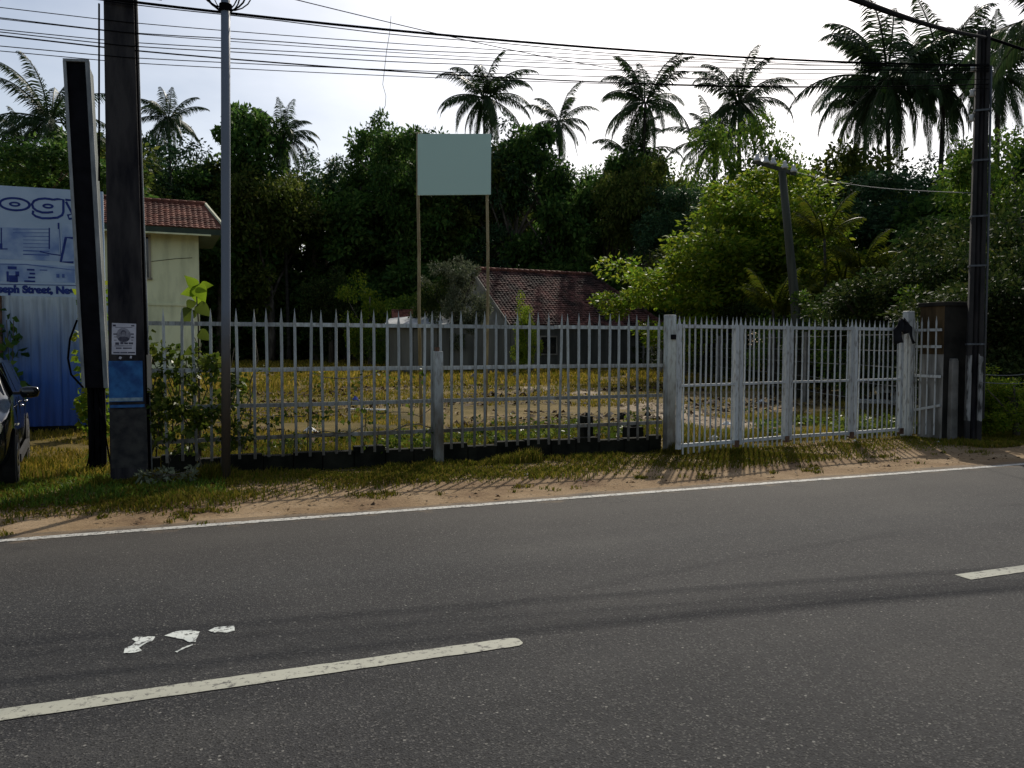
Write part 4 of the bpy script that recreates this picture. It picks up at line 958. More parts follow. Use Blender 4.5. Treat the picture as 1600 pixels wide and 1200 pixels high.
def pole_xz(px, py): p = atY(px, py, PY); return p.x-X0, p.z
def plaque(name, x0, y0, x1, y1, m, parent, th=.004, dy=0.0, rot=0):
    a = pole_xz(x0, y0); b_ = pole_xz(x1, y1); mb = MB(); cx, cz = (a[0]+b_[0])/2, (a[1]+b_[1])/2
    Mr = Matrix.Rotation(rot, 3, 'Y')
    mb.box((cx, face_y(b_[1])-th/2-dy, cz), (abs(b_[0]-a[0]), th, abs(a[1]-b_[1])), Mr); return mb.build(name, m, parent)
ps = empty('portrait_poster', (X0, PY+.15, 0), 0, 'white printed portrait poster pasted on the concrete pole', 'poster')
plaque('paper', 174, 505, 213, 554, M['paper'], ps, .004, .001, .03)
for a in ((176, 507, 181, 510), (205, 508, 210, 510), (180, 511, 207, 512), (177, 521, 183, 523), (178, 526, 183, 527), (204, 521, 209, 523), (205, 526, 209, 528), (178, 531, 182, 532), (205, 531, 208, 532),
          (180, 535, 186, 539), (188, 534, 193, 538), (194, 535, 200, 538), (201, 535, 208, 538), (181, 543, 190, 545), (192, 543, 206, 545), (177, 550, 187, 552), (188, 550, 199, 552), (200, 550, 211, 552), (179, 540, 206, 541)):
    plaque('print_line', *a, M['poster_ink'], ps, .001, .0056)
pc = pole_xz(193, 523)
def disc(cx, cz, rx, rz, y, m, parent, name):
    mb = MB(); mb.add([(a, y, b_) for a, b_ in ell(cx, cz, rx, rz, 18)], [tuple(range(17, -1, -1))]); return mb.build(name, m, parent)
fy = face_y(pc[1])-.0066
disc(pc[0], pc[1]-.005, .075, .085, fy, M['poster_grey'], ps, 'portrait_ground')
disc(pc[0], pc[1]-.05, .058, .03, fy-.0006, M['poster_ink'], ps, 'portrait_shoulders'); disc(pc[0], pc[1]+.018, .028, .036, fy-.0008, M['poster_ink'], ps, 'portrait_hair'); disc(pc[0], pc[1]+.008, .021, .027, fy-.0012, M['poster_grey'], ps, 'portrait_face')
bp = empty('blue_poster', (X0, PY+.15, 0), 0, 'faded blue poster on the concrete pole below the portrait', 'poster')
plaque('paper', 169, 564, 224, 627, M['blue_poster'], bp, .004, .001)
plaque('pale_strip', 170, 622, 223, 626, mat('pale_blue_strip', (.12, .2, .26), (.25, .33, .38), 20), bp, .001, .0052)
plaque('torn_scrap', 169, 570, 175, 576, M['paper'], bp, .001, .0052, .5)
plaque('torn_scrap', 186, 557, 190, 561, M['paper'], bp, .001, .0046, .4); plaque('torn_scrap', 203, 556, 206, 560, M['paper'], bp, .001, .0046, .2)
plaque('blue_band', 172, 633, 226, 636, M['blue_poster'], bp, .002, .001)
op = empty('worn_poster_patch', (X0, PY+.15, 0), 0, 'dark worn paint patch low on the concrete pole', 'patch')
plaque('patch', 172, 640, 231, 729, mat('worn_patch', (.016, .016, .017), (.045, .043, .038), 8, .9), op, .003, .0005)
for k, (dx, col) in enumerate(((.012, M['cable']), (.03, M['alu']))):
    mb = MB(); mb.tube([(w0/2+dx, -.09+.05*k, .02), (w0/2+dx-.01, -.09+.05*k, 1.6), (w0/2+(w1-w0)/2*.55+dx, -.08+.05*k, 4.0), (w1/2+dx, -.06+.05*k, ZT-.2)], .011 if k else .016, 6); mb.build('riser_cable', col, up_, True)
mb = MB(); mb.box((w0/2+.03, -.07, 1.28), (.05, .08, .42)); mb.build('conduit_box', M['timber'], up_)
for zz in (5.6, 6.6):
    mb = MB(); mb.bar((-.45, -.17, zz), (.45, -.17, zz), .06, .08); mb.build('bracket', M['rust'], up_)
mb = MB(); mb.tube([sl(0, 0)+Vector((0, 0, 0)) if False else Vector(atY(153, y_, PY)) - Vector((X0, PY+.15, 0)) + Vector((0, .1, 0)) for y_ in (0, 50, 110, 190, 280)] , .011, 5); mb.build('hanging_cable', M['cable'], up_)

# thin steel pole
TY = 10.1
tb, tt = atY(353, 745, TY), atY(352.5, 0, TY); tw_ = (atY(360, 745, TY)-atY(345.5, 745, TY)).length
tpo = empty('steel_pole', (tb.x, TY, 0), 0, 'slim grey steel pole with coiled cable near its top', 'pole')
top = Vector((tt.x-tb.x, 0, tt.z)); dz = top/top.z
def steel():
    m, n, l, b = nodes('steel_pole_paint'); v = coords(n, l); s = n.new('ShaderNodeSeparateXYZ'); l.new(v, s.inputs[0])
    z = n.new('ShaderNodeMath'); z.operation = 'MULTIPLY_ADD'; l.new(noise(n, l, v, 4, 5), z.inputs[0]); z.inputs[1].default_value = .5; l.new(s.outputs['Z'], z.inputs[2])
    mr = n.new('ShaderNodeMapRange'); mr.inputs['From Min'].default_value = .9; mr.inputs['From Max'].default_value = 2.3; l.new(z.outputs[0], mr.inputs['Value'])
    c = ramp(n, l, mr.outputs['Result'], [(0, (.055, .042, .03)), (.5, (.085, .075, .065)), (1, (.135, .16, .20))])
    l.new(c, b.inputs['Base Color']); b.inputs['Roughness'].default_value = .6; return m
M['steel'] = steel()
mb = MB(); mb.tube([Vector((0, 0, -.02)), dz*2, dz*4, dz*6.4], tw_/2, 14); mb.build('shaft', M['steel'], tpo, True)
cz = atY(353, 14, TY).z
for k in range(11):
    rx = random.uniform(.10, .33); rzv = random.uniform(.25, .42); sd = 1 if k % 2 else -1
    pts = [dz*cz+Vector((sd*(tw_/2*.6+rx*math.sin(a)*(.6+.4*math.sin(a/2))), -.05+.012*k+.03*math.cos(a), rzv*(1-math.cos(a))*.5+random.uniform(-.004, .004))) for a in np.linspace(0, math.pi*1.0, 9)]
    mb = MB(); mb.tube(pts, random.choice((.006, .008, .011)), 5); mb.build('cable_loop', M['cable'], tpo, True)
mb = MB(); mb.tube([dz*(cz-.03), dz*(cz+.05)], tw_/2+.02, 12); mb.build('cable_clamp', M['cable'], tpo)

# right concrete pole
RY = 9.65; rb = atY(1519, 691, RY)
rp_ = empty('utility_pole', (rb.x, rb.y, 0), 0, 'tall ribbed concrete utility pole with white painted foot on the right', 'utility pole')
def pole_band():
    m, n, l, b = nodes('pole_with_white_foot'); v = coords(n, l); s = n.new('ShaderNodeSeparateXYZ'); l.new(v, s.inputs[0])
    z = n.new('ShaderNodeMath'); z.operation = 'MULTIPLY_ADD'; l.new(noise(n, l, v, 9, 6), z.inputs[0]); z.inputs[1].default_value = .16; l.new(s.outputs['Z'], z.inputs[2])
    con = ramp(n, l, noise(n, l, v, 2.5, 6), [(.35, (.011, .011, .011)), (.65, (.03, .027, .025))])
    wh = ramp(n, l, noise(n, l, coords(n, l, (4, 4, 1)), 4, 7), [(.40, (.03, .03, .028)), (.50, (.20, .20, .19)), (.7, (.34, .34, .32))])
    st = n.new('ShaderNodeMath'); st.operation = 'LESS_THAN'; l.new(z.outputs[0], st.inputs[0]); st.inputs[1].default_value = 1.52
    st2 = n.new('ShaderNodeMath'); st2.operation = 'GREATER_THAN'; l.new(z.outputs[0], st2.inputs[0]); st2.inputs[1].default_value = .45
    f = n.new('ShaderNodeMath'); f.operation = 'MULTIPLY'; l.new(st.outputs[0], f.inputs[0]); l.new(st2.outputs[0], f.inputs[1])
    l.new(mixc(n, l, f.outputs[0], con, wh), b.inputs['Base Color']); b.inputs['Roughness'].default_value = .95; return m
M['pole_band'] = pole_band()
RH = atY(1534, 48, RY).z
mb = MB(); mb.add([(-.05, -.06, -.02), (.05, -.06, -.02), (.05, .06, -.02), (-.05, .06, -.02), (-.04, -.05, RH), (.04, -.05, RH), (.04, .05, RH), (-.04, .05, RH)], [(3, 2, 1, 0), (4, 5, 6, 7), (0, 1, 5, 4), (1, 2, 6, 5), (2, 3, 7, 6), (3, 0, 4, 7)]); mb.build('web', M['concrete_dark'], rp_)
rot = Matrix.Rotation(R(-42), 3, 'Z')
for sgn in (-1, 1):
    mb = MB(); a = rot @ Vector((sgn*.085, 0, 0))
    V = []
    for z_, k_ in ((-.02, 1), (RH, .78)):
        for (sx, sy) in ((-1, -1), (1, -1), (1, 1), (-1, 1)):
            q = rot @ Vector((sx*.035*k_, sy*.10*k_, 0)); V.append((a.x*k_+q.x, a.y*k_+q.y, z_))
    mb.add(V, [(3, 2, 1, 0), (4, 5, 6, 7), (0, 1, 5, 4), (1, 2, 6, 5), (2, 3, 7, 6), (3, 0, 4, 7)]); mb.build('flange', M['pole_band'], rp_, bevel=.01)
for zz in (1.62, 2.9, 3.7, 4.6, 5.4):
    mb = MB(); k_ = 1-.2*zz/RH
    pts = [rot @ Vector((x_*k_, y_*k_, 0))+Vector((0, 0, zz)) for x_, y_ in ((-.13, -.11), (.13, -.11), (.13, .11), (-.13, .11), (-.13, -.11))]
    for a, b_ in zip(pts[:-1], pts[1:]): mb.bar(a, b_, .012, .03)
    mb.build('steel_band', M['galv'], rp_)
mb = MB(); mb.tube([rot @ Vector((.14, -.05, 0))+Vector((0, 0, .4)), rot @ Vector((.14, -.05, 0))+Vector((0, 0, 3.2)), rot @ Vector((.115, -.05, 0))+Vector((0, 0, 6.1))], .018, 6); mb.build('riser_cable', M['galv'], rp_, True)
for zz in (5.3, 5.7, 6.1):
    mb = MB(); mb.lathe([(.02, -.06), (.045, -.05), (.03, 0), (.045, .05), (.02, .06)], 8, rot @ Vector((-.14, -.02, 0))+Vector((0, 0, zz))); mb.build('insulator', M['insulator'], rp_, True)

# overhead cables (photo height where each crosses the left pole, and near the right pole)
XL = X0; XR = rb.x
def cable(y_left, y_mid, y_right, rad, label, xl=-14.0, yl=PY+.02, yr=RY-.1, wob=0.0, name='overhead_cable'):
    a = atY(200, y_left, yl); b_ = atY(1525, y_right, yr); mid = atY(800, y_mid, (yl+yr)/2)
    # parabola through the three points in X
    A_ = np.array([[1, q.x, q.x*q.x] for q in (a, mid, b_)]); cz_ = np.linalg.solve(A_, np.array([a.z, mid.z, b_.z]))
    pts = []
    for x_ in np.linspace(xl, XR, 46):
        t = (x_-a.x)/(b_.x-a.x)
        z_ = cz_ @ np.array([1, x_, x_*x_]) if x_ >= a.x else a.z+(x_-a.x)*(cz_[1]+2*cz_[2]*a.x)*.55
        pts.append(Vector((x_, yl+(yr-yl)*max(0, t), z_+wob*math.sin(x_*2.1))))
    base = pts[-1].copy(); mb = MB(); mb.tube([p-base for p in pts], rad, 5)
    return tag(mb.build(name, M['cable'], None, True, loc=base), label, 'cable', 'overhead cables along the road')
cable(2, 60, 102, .016, 'thickest black cable, topmost at the concrete pole', yl=PY-.05)
cable(5, 66, 106, .006, 'thin wire hugging the thickest cable from below', yl=PY-.03, wob=.01)
cable(35, 75, 100, .005, 'second wire down from the thick cable')
cable(50, 82, 103, .006, 'third wire down from the thick cable', wob=.008)
cable(52, 88, 108, .0045, 'fourth wire, close under the third', yl=PY+.06)
cable(66, 92, 110, .0055, 'fifth wire down, nearly level', yl=PY+.1)
cable(71, 100, 112, .006, 'sixth wire down, sagging in the middle', wob=.006)
cable(78, 118, 132, .009, 'heavy twisted cable low on the concrete pole', yl=PY+.04)
cable(90, 112, 124, .0055, 'second lowest wire crossing the sky')
cable(98, 122, 138, .005, 'lowest wire crossing the sky', yl=PY+.08)
# wire that comes down from the top edge left of centre
a = atY(440, -6, 8.6); b_ = atY(1290, 132, 11.5)
mb = MB(); pts = [a.lerp(b_, t)+Vector((0, 0, -.25*math.sin(math.pi*t))) for t in np.linspace(-.6, 1.0, 30)]; mb.tube([p-b_ for p in pts], .005, 5)
tag(mb.build('overhead_cable', M['cable'], None, True, loc=b_), 'thin wire slanting down from the top edge across the others', 'cable', 'overhead cables along the road')
# service drop over the road and onward to the right
ptop = Vector((XR, RY-.05, RH-.12))
q = atD(1392, -2, 8.0); far_ = ptop+(q-ptop)*1.9
mb = MB(); pts = [ptop.lerp(far_, t)+Vector((0, 0, -.12*math.sin(math.pi*t))) for t in np.linspace(0, 1, 20)]; mb.tube([p-ptop for p in pts], .024, 6)
tag(mb.build('service_cable', M['cable'], None, True, loc=ptop), 'thick cable from the right pole top over the road', 'cable')
q2 = atD(1640, 88, 15.6)
mb = MB(); mb.tube([Vector((0, 0, 0)), (q2-ptop)*.5+Vector((0, 0, -.02)), (q2-ptop), (q2-ptop)*4], .024, 6)
tag(mb.build('service_cable', M['cable'], None, True, loc=ptop+Vector((.08, 0, 0))), 'thick cable leaving the right pole top to the right edge', 'cable')
# hanging kite string caught on the cables
hs_ = [atY(x_, y_, 10.3) for x_, y_ in ((611, 25), (609, 50), (604, 80), (600, 115), (598, 132), (603, 150), (602, 165), (596, 178))]
mb = MB(); mb.tube([p-hs_[0] for p in hs_], .0035, 4); tag(mb.build('kite_string', M['timber'], None, True, loc=hs_[0]), 'fine string dangling from the cables left of centre', 'string')

# ------------------------------------------------------------------ grey board on two bamboo poles
BY = 15.6
bs = empty('notice_board', (atY(710, 540, BY).x, BY, 0), 0, 'blank grey green board on two tall bamboo poles in the lot', 'notice board')
o0 = bs.location
def bl_(px, py, dy=0): p = atY(px, py, BY); return Vector((p.x-o0.x, dy, p.z))
c0, c1 = bl_(653, 305), bl_(767, 209); mb = MB(); P4 = [bl_(653, 305), bl_(767, 304), bl_(767.5, 209), bl_(653, 209)]
mb.add(P4+[p+Vector((0, .03, 0)) for p in P4], [(0, 1, 2, 3), (7, 6, 5, 4), (0, 4, 5, 1), (1, 5, 6, 2), (2, 6, 7, 3), (3, 7, 4, 0)]); mb.build('panel', M['board_grey'], bs)
for xa_, xb_, xc_ in ((654, 656, 659), (762.5, 764, 760)):
    f0_ = bl_(xc_, 540); mb = MB(); pts = [Vector((f0_.x, .07, -.03)), bl_(xb_, 480, .07), bl_(xb_, 390, .07), bl_(xa_, 300, .06), bl_(xa_, 206 if xa_ < 700 else 215, .06)]
    mb.tube(pts, [.034, .033, .032, .03, .028], 8); o = mb.build('bamboo_pole', M['bamboo'], bs, True)
    for q in range(12):
        z_ = .35+.42*q; tt_ = z_; 
        i = 0
        while i < len(pts)-2 and pts[i+1].z < z_: i += 1
        c = pts[i].lerp(pts[i+1], min(1, max(0, (z_-pts[i].z)/(pts[i+1].z-pts[i].z))))
        if c.z < pts[-1].z-.05:
            mb = MB(); mb.lathe([(.03, -.012), (.038, 0), (.03, .012)], 8, c); mb.build('node_ring', M['bamboo'], o, True)

# ------------------------------------------------------------------ picket fence on its plinth
FY = 10.42
def fz(px, py): return atY(px, py, FY).z
fxl, fxr = atY(222, 600, FY).x, atY(1036, 600, FY).x
fe = empty('picket_fence', (fxl, FY, 0), 0, 'long white iron picket fence with spear tips left of the gate', 'fence')
pick_px = [258, 282, 305, 328, 372, 396, 418, 440, 461, 482, 504, 524, 545, 564, 584, 604, 623, 642, 661, 674, 688, 704, 722, 740, 757, 774, 791, 808, 825, 841, 857, 873, 889, 904, 920, 936, 951, 966, 982, 997, 1012, 1027]
zt1, zt0 = fz(680, 486), .2
def picket(w, z0, z1, tip, th=.018):
    mb = MB(); zs = z1-tip
    P = [(-w/2, -th/2), (w/2, -th/2), (w/2, th/2), (-w/2, th/2)]
    mb.add([(x_, y_, z0) for x_, y_ in P]+[(x_, y_, zs) for x_, y_ in P]+[(0, -th/4, z1), (0, th/4, z1)],
           [(3, 2, 1, 0), (0, 1, 5, 4), (1, 2, 6, 5), (2, 3, 7, 6), (3, 0, 4, 7), (4, 5, 8), (5, 6, 9, 8), (6, 7, 9), (7, 4, 8, 9)])
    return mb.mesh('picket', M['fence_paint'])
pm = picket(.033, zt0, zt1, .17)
for i, px in enumerate(pick_px):
    xx = atY(px, 560, FY).x-fxl
    o = link('picket', pm, fe, (xx, -.012+random.uniform(-.003, .003), random.uniform(-.012, .012))); o.rotation_euler = (random.uniform(-.012, .012), random.gauss(0, .006)+(.014 if i in (9, 23, 31) else 0), random.uniform(-.25, .25))
Lr = fxr-fxl
for k, (ya, yb_, xs) in enumerate(((509, 511, (300, 1036)), (578, 571, (360, 1036)), (634, 618, (360, 1036)), (688, 657, (360, 1036)))):
    za = fz(430, ya); zb_ = fz(1000, yb_ if k else 511); zm = (za+zb_)/2
    segs = 4
    for q in range(segs):
        a = Lr*q/segs+.004; b_ = Lr*(q+1)/segs-.004; mb = MB(); j0, j1 = random.uniform(-.006, .006), random.uniform(-.006, .006)
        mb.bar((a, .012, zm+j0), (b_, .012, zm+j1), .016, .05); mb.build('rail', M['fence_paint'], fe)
px0 = atY(683, 640, FY).x-fxl; pz = fz(683, 549)
mb = MB(); mb.box((px0, -.06, pz/2-.01), (.125, .1, pz+.02), taper=.92); mb.build('post', M['fence_paint'], fe, bevel=.008)
mb = MB(); mb.box((px0-.01, -.05, pz+.025), (.05, .05, .06)); mb.build('post_stub', M['rust'], fe)
# low plinth, block by block, its backlit shade put into the colour
pt = empty('fence_plinth', (fxl-.2, FY+.10, 0), 0, 'low dark block wall under the picket fence', 'wall')
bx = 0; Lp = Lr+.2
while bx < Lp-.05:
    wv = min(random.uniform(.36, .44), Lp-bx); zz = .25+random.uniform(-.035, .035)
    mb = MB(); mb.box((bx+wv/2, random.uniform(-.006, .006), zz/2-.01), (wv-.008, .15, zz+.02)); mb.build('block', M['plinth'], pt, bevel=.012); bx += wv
for k, (px, py, w_, hgt, lb) in enumerate(((916, 668, .16, .55, 'dark broken concrete stump standing behind the picket fence'), (989, 690, .3, .36, 'dark square block beside the stump near the gate post'))):
    p = atY(px, py, FY+.35); mb = MB(); mb.box((0, 0, hgt/2), (w_, .2, hgt), taper=.9); mb.box((.02, 0, hgt), (w_*.5, .12, .1), taper=.5)
    o = mb.build('concrete_stump', M['plinth'], None, loc=(p.x, FY+.35, 0), bevel=.015); tag(o, lb, 'concrete stump')

# gate posts and folding gate
def gpt(px, py, z=.13): return gnd(px, py, z)
gp0 = atY(1045, 704, 10.4)
GP = empty('gate_post', (gp0.x, 10.4, 0), 0, 'thick white gate post between picket fence and gate', 'gate post')
zt_ = atY(1045, 492, 10.4).z
mb = MB(); mb.box((0, 0, zt_/2), (.145, .13, zt_)); mb.build('shaft', M['fence_paint'], GP, bevel=.01)
for zz in (.25, 1.0, 1.35, zt_-.33):
    mb = MB(); mb.lathe([(.03, -.05), (.034, 0), (.03, .05)], 8, (.095, -.05, zz)); mb.build('hinge', M['rust'], GP, True)
mb = MB(); mb.box((.02, -.085, zt_-.33), (.09, .05, .07)); mb.build('bracket', M['black'], GP)
zg = 2.03
gpx = [(1056, 699), (1152, 691.5), (1230, 684.5), (1331, 678), (1408, 672)]
G = [gpt(*p) for p in gpx]
nb = (10, 9, 9, 9)
def gate(i0, label):
    e = empty('folding_gate', (G[i0].x, G[i0].y, 0), 0, label, 'gate')
    for k in (i0, i0+1):
        a, b_ = Vector((G[k].x, G[k].y, 0))-e.location, Vector((G[k+1].x, G[k+1].y, 0))-e.location
        d = (b_-a).normalized(); a2, b2 = a+d*.045, b_-d*.045; fr = MB(); th = math.atan2(d.y, d.x)
        Z = lambda p, z: Vector((p.x, p.y, z))
        zb0 = .13; ztp = atD(1150, 511, G[1].to_2d().length).z
        fr.bar(Z(a2, .1), Z(a2, ztp+.03), .07, .05, up=(d.y, -d.x, 0)); fr.bar(Z(b2, .1), Z(b2, ztp+.03), .07, .05, up=(d.y, -d.x, 0))
        for zz, hh_ in ((zb0+.02, .05), (1.02, .035), (ztp, .05)): fr.bar(Z(a2+d*.02, zz), Z(b2-d*.02, zz), .034, hh_)
        panel = fr.build('panel_frame', M['white_iron'], e)
        n_ = nb[k]
        for j in range(n_):
            t = (j+.5)/n_; p = (a2+d*.03).lerp(b2-d*.03, t)
            o = link('bar', GBAR, panel, (p.x, p.y, random.uniform(-.01, .01))); o.rotation_euler = (0, random.uniform(-.01, .01), th)
        for p in (a2, b2):
            o = link('spike', GSP, panel, (p.x, p.y, ztp+.03)); o.rotation_euler = (0, 0, th)
        mb = MB(); c = Z(b2, .12); mb.box(c+Vector((0, -.03, 0)), (.06, .07, .1)); mb.build('hinge', M['rust'], panel)
    return e
def gbar():
    mb = MB(); w = .021; th = .016; z0, zs, z1 = .03, 1.95, 2.05
    P = [(-w/2, -th/2), (w/2, -th/2), (w/2, th/2), (-w/2, th/2)]
    mb.add([(x_, y_, z0) for x_, y_ in P]+[(x_, y_, zs) for x_, y_ in P]+[(0, 0, z1)], [(3, 2, 1, 0), (0, 1, 5, 4), (1, 2, 6, 5), (2, 3, 7, 6), (3, 0, 4, 7), (4, 5, 8), (5, 6, 8), (6, 7, 8), (7, 4, 8)])
    return mb.mesh('bar', M['white_iron'])
zt_top = atD(1200, 497, G[2].to_2d().length).z
GBAR = gbar()
for v in GBAR.vertices:
    if v.co.z > 1.9: v.co.z += zt_top-2.05
mb = MB(); mb.add([(-.02, -.01, 0), (.02, -.01, 0), (.02, .01, 0), (-.02, .01, 0), (0, 0, .13)], [(0, 1, 4), (1, 2, 4), (2, 3, 4), (3, 0, 4)]); GSP = mb.mesh('spike', M['white_iron'])
gate(0, 'left half of the white barred folding gate'); gate(2, 'right half of the white barred folding gate')
# right gate post
rg = atY(1418, 668, G[4].y+.02); zt_ = atY(1418, 486, G[4].y+.02).z
g2 = empty('gate_post', (rg.x, G[4].y+.02, 0), 0, 'white gate post with a black rag at the right end of the gate', 'gate post')
mb = MB(); mb.box((0, .03, zt_/2), (.16, .12, zt_)); mb.build('shaft', M['white_iron'], g2, bevel=.01)
mb = MB(); mb.box((-.03, -.06, .95), (.07, .05, 1.85)); mb.build('stop_bar', M['white_iron'], g2)
# black rag
rc = atY(1410, 495, G[4].y-.06); mb = MB(); n_ = 9; rows = 7; V = []
ol = [(1404, 499, 1411, 497), (1401, 503, 1415, 503), (1398, 508, 1419, 508), (1393, 513, 1424, 514), (1390, 518, 1423, 522), (1390, 528, 1424, 530), (1391, 537, 1426, 536)]
for r_, (xl_, yl_, xr_, yr_) in enumerate(ol):
    for i in range(n_):
        t = i/(n_-1); p = atY(xl_+(xr_-xl_)*t, yl_+(yr_-yl_)*t+2*math.sin(i*2+r_), G[4].y-.09); V.append(Vector((p.x, p.y-.03*math.sin(i*1.9+r_*.5)-.012*r_, p.z))-rc)
F = [(r_*n_+i, r_*n_+i+1, (r_+1)*n_+i+1, (r_+1)*n_+i) for r_ in range(rows-1) for i in range(n_-1) if not (r_ >= 4 and 2 < i < 6)]
mb.add(V, F); o = mb.build('rag', M['cloth_black'], None, True, loc=rc); sm = o.modifiers.new('thick', 'SOLIDIFY'); sm.thickness = .012
tag(o, 'black rag draped over the right end of the gate', 'rag')
# wing fence and pillar
pb = atD(1476, 540, math.hypot(rb.x, rb.y)+.25)
PIL = Vector((pb.x, pb.y, 0))
pil = empty('gate_pillar', PIL, R(-6), 'square pillar, brown above and whitewashed below, at the gate end', 'pillar')
zp = atD(1476, 478, PIL.length).z
mb = MB(); S_ = .27
P = [(-S_, -S_), (S_, -S_), (S_, S_), (-S_, S_)]
zs_ = [-.02, 1.45, zp]
V = [(x_, y_, z_) for z_ in zs_ for x_, y_ in P]
mb.v = V
for lv in (0, 1):
    for i in range(4):
        j = (i+1) % 4; mb.f.append((lv*4+i, lv*4+j, lv*4+4+j, lv*4+4+i)); mb.m.append((1 if lv == 0 else 2) if i == 3 else 0)
mb.f.append((8, 9, 10, 11)); mb.m.append(0)
M['pillar_dark'] = mat('dark_plaster', (.010, .010, .009), (.03, .027, .022), 2.5, .95, .1)  # dark tone for the cap and every face but the left one
M['pillar_white'] = mat('dirty_whitewash', (.12, .115, .10), (.30, .295, .28), 2.5, .9, .1, stretch=(2, 2, .5))
M['pillar_brown'] = mat('rusty_plaster', (.035, .024, .012), (.09, .06, .03), 2.5, .9, .1, stretch=(2, 2, .5))
mb.build('shaft', [M['pillar_dark'], M['pillar_white'], M['pillar_brown']], pil)
mb = MB(); mb.box((0, 0, zp+.02), (.6, .6, .07)); mb.build('cap', M['pillar_dark'], pil, bevel=.01)
wa, wb = Vector((rg.x+.1, G[4].y+.03, 0)), PIL+Vector((-.33, -.2, 0))
wf = empty('wing_fence', wa, 0, 'short white barred wing fence between right gate post and pillar', 'fence')
dvec = wb-wa
def wcurve(t): return dvec*t+Vector((-.05, .12, 0))*math.sin(math.pi*t)
zl = [atD(1445, y_, wa.length).z for y_ in (488, 634)]
for t in (.12, .28, .44, .6, .76, .92):
    o = link('bar', GBAR, wf, wcurve(t)+Vector((0, 0, .02+.05*t))); o.rotation_euler = (0, 0, math.atan2(dvec.y, dvec.x))
for z_ in (.47, 1.08, 1.58, 1.86):
    mb = MB(); pts = [wcurve(t)+Vector((0, -.02, z_+(.13*t*t if z_ < .5 else 0))) for t in np.linspace(0, 1, 7)]
    for a, b_ in zip(pts[:-1], pts[1:]): mb.bar(a, b_, .02, .045)
    mb.build('rail', M['white_iron'], wf)
# marker stub between pillar and pole
sb = atD(1489, 540, 15.3); mb = MB(); zz = atD(1489, 563, 15.3).z
mb.box((0, 0, zz/2), (.16, .14, zz), taper=.9); mb.box((0, 0, zz+.015), (.13, .11, .03)); o = mb.build('marker_post', M['concrete_stub'], None, loc=(sb.x, sb.y, 0), bevel=.012)
tag(o, 'short grey concrete marker post between pillar and right pole', 'post')

# ------------------------------------------------------------------ wire boundary fence behind the gate
wfc = empty('wire_fence', (13.4, 12.0, 0), 0, 'wire boundary fence with grey posts behind the gate', 'fence')
wd_ = Vector((17, 43, 0)); nposts = 15
def wline(t): return wd_*t
for k in range(nposts):
    p = wline(k/(nposts-1)); mb = MB(); mb.box(p+Vector((0, 0, .98)), (.11, .11, 2.0), taper=.85); mb.build('post', M['concrete_stub'], wfc)
for z_ in (.35, .75, 1.15, 1.5, 1.85):
    mb = MB(); pts = [wline(k/(nposts-1)*.5+.0) if False else wline(t)+Vector((-.06, 0, z_-.02*abs(math.sin(math.pi*t*(nposts-1))))) for t in np.linspace(0, 1, 57)]; mb.tube(pts, .006, 4); mb.build('wire', M['wire'], wfc)
# two strands right of the concrete pole
w2 = empty('barbed_wire', rb+Vector((.25, .1, 0)), 0, 'two sagging wire strands right of the concrete pole', 'wire')
for ya, yb_ in ((585, 578), (597, 592)):
    a = atD(1532, ya, 15.2)-w2.location; b_ = atD(1640, yb_, 16.6)-w2.location
    mb = MB(); mb.tube([a.lerp(b_, t)+Vector((0, 0, -.05*math.sin(math.pi*t))) for t in np.linspace(0, 1, 9)], .006, 4); mb.build('strand', M['wire'], w2)

# wooden pole with cross-arm and insulators
WD = 26.0
wb_ = foot(1248, WD); wpo = empty('wooden_pole', wb_, 0, 'leaning weathered pole with white insulators rising behind the gate', 'utility pole')
def wl(px, py): return atD(px, py, WD)-wb_
mb = MB(); mb.tube([Vector((0, 0, -.02)), wl(1243, 480), wl(1233, 380), wl(1222, 268)], [.16, .145, .125, .11], 12); mb.build('shaft', M['wood_pole'], wpo, True)
ca, cb = wl(1178, 252), wl(1244, 272); mb = MB(); mb.bar(ca, cb, .09, .11); mb.build('cross_arm', M['wood_pole'], wpo)
for k, (ix, iy) in enumerate(((1183, 247), (1197, 250), (1208, 252), (1226, 258), (1240, 264))):
    c = wl(ix, iy); mb = MB(); mb.lathe([(.10, -.10), (.11, -.05), (.07, 0), (.05, .07), (.065, .1), (.03, .13)], 10, c); mb.build('insulator', M['insulator'], wpo, True)
a = wl(1242, 268); b_ = atD(1512, 304, 15.3)-wb_
b_ = Vector((rb.x-.15, rb.y, atD(1512, 304, 15.3).z))
a = a+wb_; mb = MB(); mb.tube([a.lerp(b_, t)-b_+Vector((0, 0, -.14*math.sin(math.pi*t))) for t in np.linspace(0, 1, 20)], .0065, 5)
tag(mb.build('service_wire', M['wire'], None, True, loc=b_), 'pale wire from the wooden pole to the right concrete pole', 'cable')
a = atD(1230, 240, 26); b_ = atD(1290, 205, 40)
